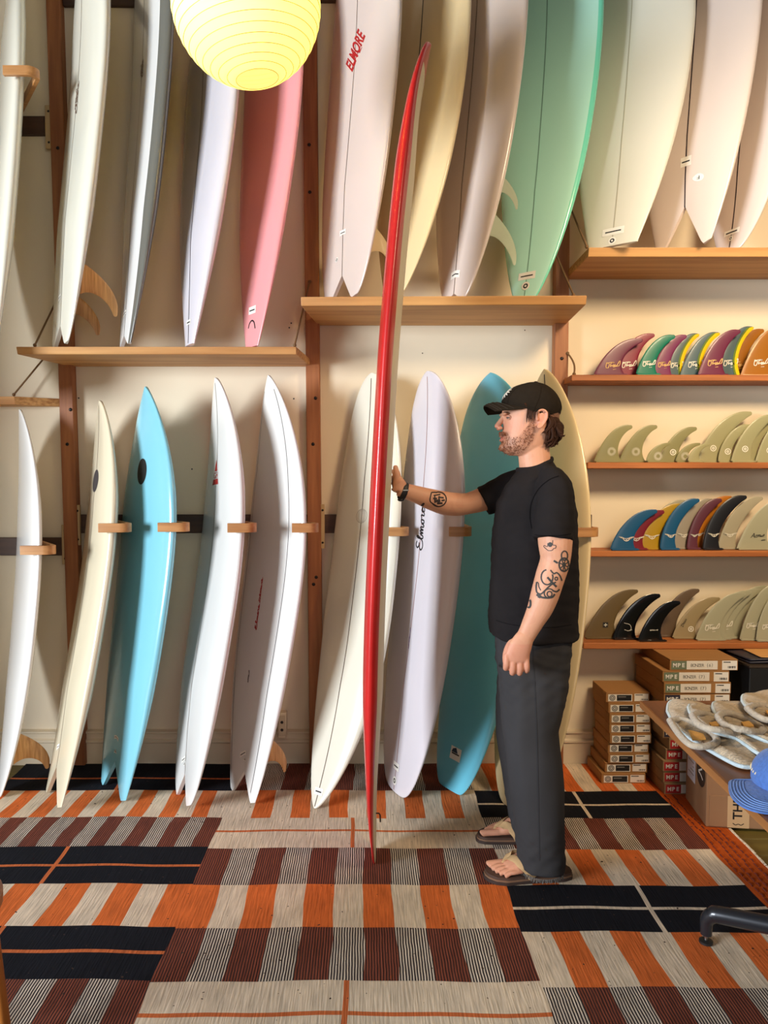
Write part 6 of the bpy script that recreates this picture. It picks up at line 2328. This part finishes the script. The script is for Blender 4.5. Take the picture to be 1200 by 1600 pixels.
def ring_(cx, cy, rx, ry, w=1.6, a0=0, a1=2 * PI):
    ink([(cx + rx * math.cos(t_), cy + ry * math.sin(t_)) for t_ in np.linspace(a0, a1, 14)], w)


b_ = MB()
ring_(752, 545, 40, 55, 2.4)
for q in range(4):
    aa = q * PI / 4 + .3
    ink([(752 - 62 * math.cos(aa) * .8, 545 - 62 * math.sin(aa)), (752 + 62 * math.cos(aa) * .55, 545 + 62 * math.sin(aa))], 1.6)
ring_(752, 545, 10, 13, 2.2)
ring_(757, 470, 26, 38, 2.0)
ink([(668, 512), (700, 532)], 3)
b_.build('wheel_tattoo', M_ink, man, fix=False)
b_ = MB()
ring_(612, 650, 48, 62, 2.2, -.4, 4.6)
ink([(640, 590), (668, 620), (692, 612), (720, 640), (735, 680)], 2.2)
ink([(615, 650), (660, 700), (690, 730)], 3.2)
ring_(688, 662, 11, 13, 1.8)
ink([(640, 715), (685, 690)], 2.4)
ink([(527, 690), (522, 730), (528, 775), (560, 790), (590, 765), (620, 735), (655, 705)], 2.4)
ink([(527, 690), (540, 700), (545, 730), (560, 760)], 1.6)
ink([(530, 790), (560, 815), (610, 822), (655, 815), (675, 790)], 3.0)
ring_(630, 785, 42, 38, 1.9, .3, 5.6)
ring_(632, 790, 20, 22, 1.9)
ink([(655, 760), (690, 770), (715, 750)], 2.4)
ink([(528, 790), (548, 805), (548, 822)], 5)
ink([(535, 795), (560, 818)], 5)
b_.build('anchor_tattoo', M_ink, man, fix=False)
b_ = MB()
ring_(462, 868, 14, 34, 3.2)
ink([(460, 845), (458, 895)], 5)
if b_.n:
    b_.build('inner_arm_tattoo', M_ink, man, fix=False)
b_ = MB()
ink([(585, 395), (600, 410), (625, 428), (655, 425), (665, 412), (685, 405), (683, 385), (660, 380), (660, 342)], 1.0)
ink([(585, 395), (590, 385), (615, 395), (618, 365)], .9)
ring_(638, 378, 14, 16, 1.6)
ring_(638, 378, 6, 7, 2)
b_.build('hand_sign_tattoo', M_ink, man, fix=False)
b_ = MB()


def Z2(x, y):
    return (590 + x / 5.714, 700 + y / 5.714)


def ink2(pts, w=1.4):
    q = [Z2(*p) for p in pts]
    draped(bvh, b_, q, 2.9, w, .0009, max(8, len(q) * 6))


ink2([(545 + 68 * math.cos(t_), 458 + 64 * math.sin(t_)) for t_ in np.linspace(-2.0, 2.6, 16)], 2.0)
ink2([(480, 398), (468, 470), (500, 500), (545, 522), (590, 508)], 1.8)
ink2([(480, 398), (520, 396)], 1.8)
for (xa, ya, xb_, yb2, w) in [(500, 425, 560, 415, 2.2), (495, 450, 530, 452, 3), (505, 475, 560, 470, 4.2), (540, 440, 590, 445, 2.6), (530, 495, 580, 492, 3), (570, 470, 600, 465, 2.6), (550, 430, 545, 490, 2.4), (510, 430, 512, 490, 2)]:
    ink2([(xa, ya), (xb_, yb2)], w)
M_ink2 = mat('dark_tattoo_ink', (48, 34, 32), .7)
b_.build('badge_tattoo', M_ink2, man, fix=False)
b_ = MB()
ink2([(365, 505), (385, 520), (400, 500), (415, 495), (400, 520)], 1.8)
ink2([(395, 530), (430, 545), (470, 555)], 2.0)
b_.build('script_tattoo', M_ink2, man, fix=False)

# ---- wrist watch
wd = P2[-1] - P2[-14]
wc = W(630, 767.3, 2.947)
ax_ = wd / np.linalg.norm(wd)
u_ = np.array([0, 0, 1.0]) - ax_ * ax_[2]
u_ /= np.linalg.norm(u_)
v_ = np.cross(ax_, u_)
watch = link('wrist_watch', None, man)
b_ = MB()
pts = [wc + u_ * .0345 * math.cos(q) + v_ * .0295 * math.sin(q) for q in np.linspace(0, 2 * PI, 40)]
b_.tube(pts + [pts[1]], np.tile([[.0115, .0028]], (41, 1)), 10, flat=ax_)
b_.build('band', mat('black_band_rubber', (22, 22, 26), .55), watch, offset=tuple(ORIGIN))
b_ = MB()
sgn = 1 if v_[1] < 0 else -1
b_.ball(wc - u_ * .036 + v_ * sgn * .006, (.014, .012, .008), 16, 9)
b_.build('watch_case', mat('watch_black', (16, 16, 18), .25), watch, offset=tuple(ORIGIN))
b_ = MB()
cpt = wc + v_ * sgn * .0318 + u_ * .004
b_.box(cpt - np.array([.012, .0025, .003]), cpt + np.array([.012, .0025, .003]), bev=.001)
b_.build('buckle', mat('grey_metal', (150, 146, 138), .35, metal=.8), watch, offset=tuple(ORIGIN))
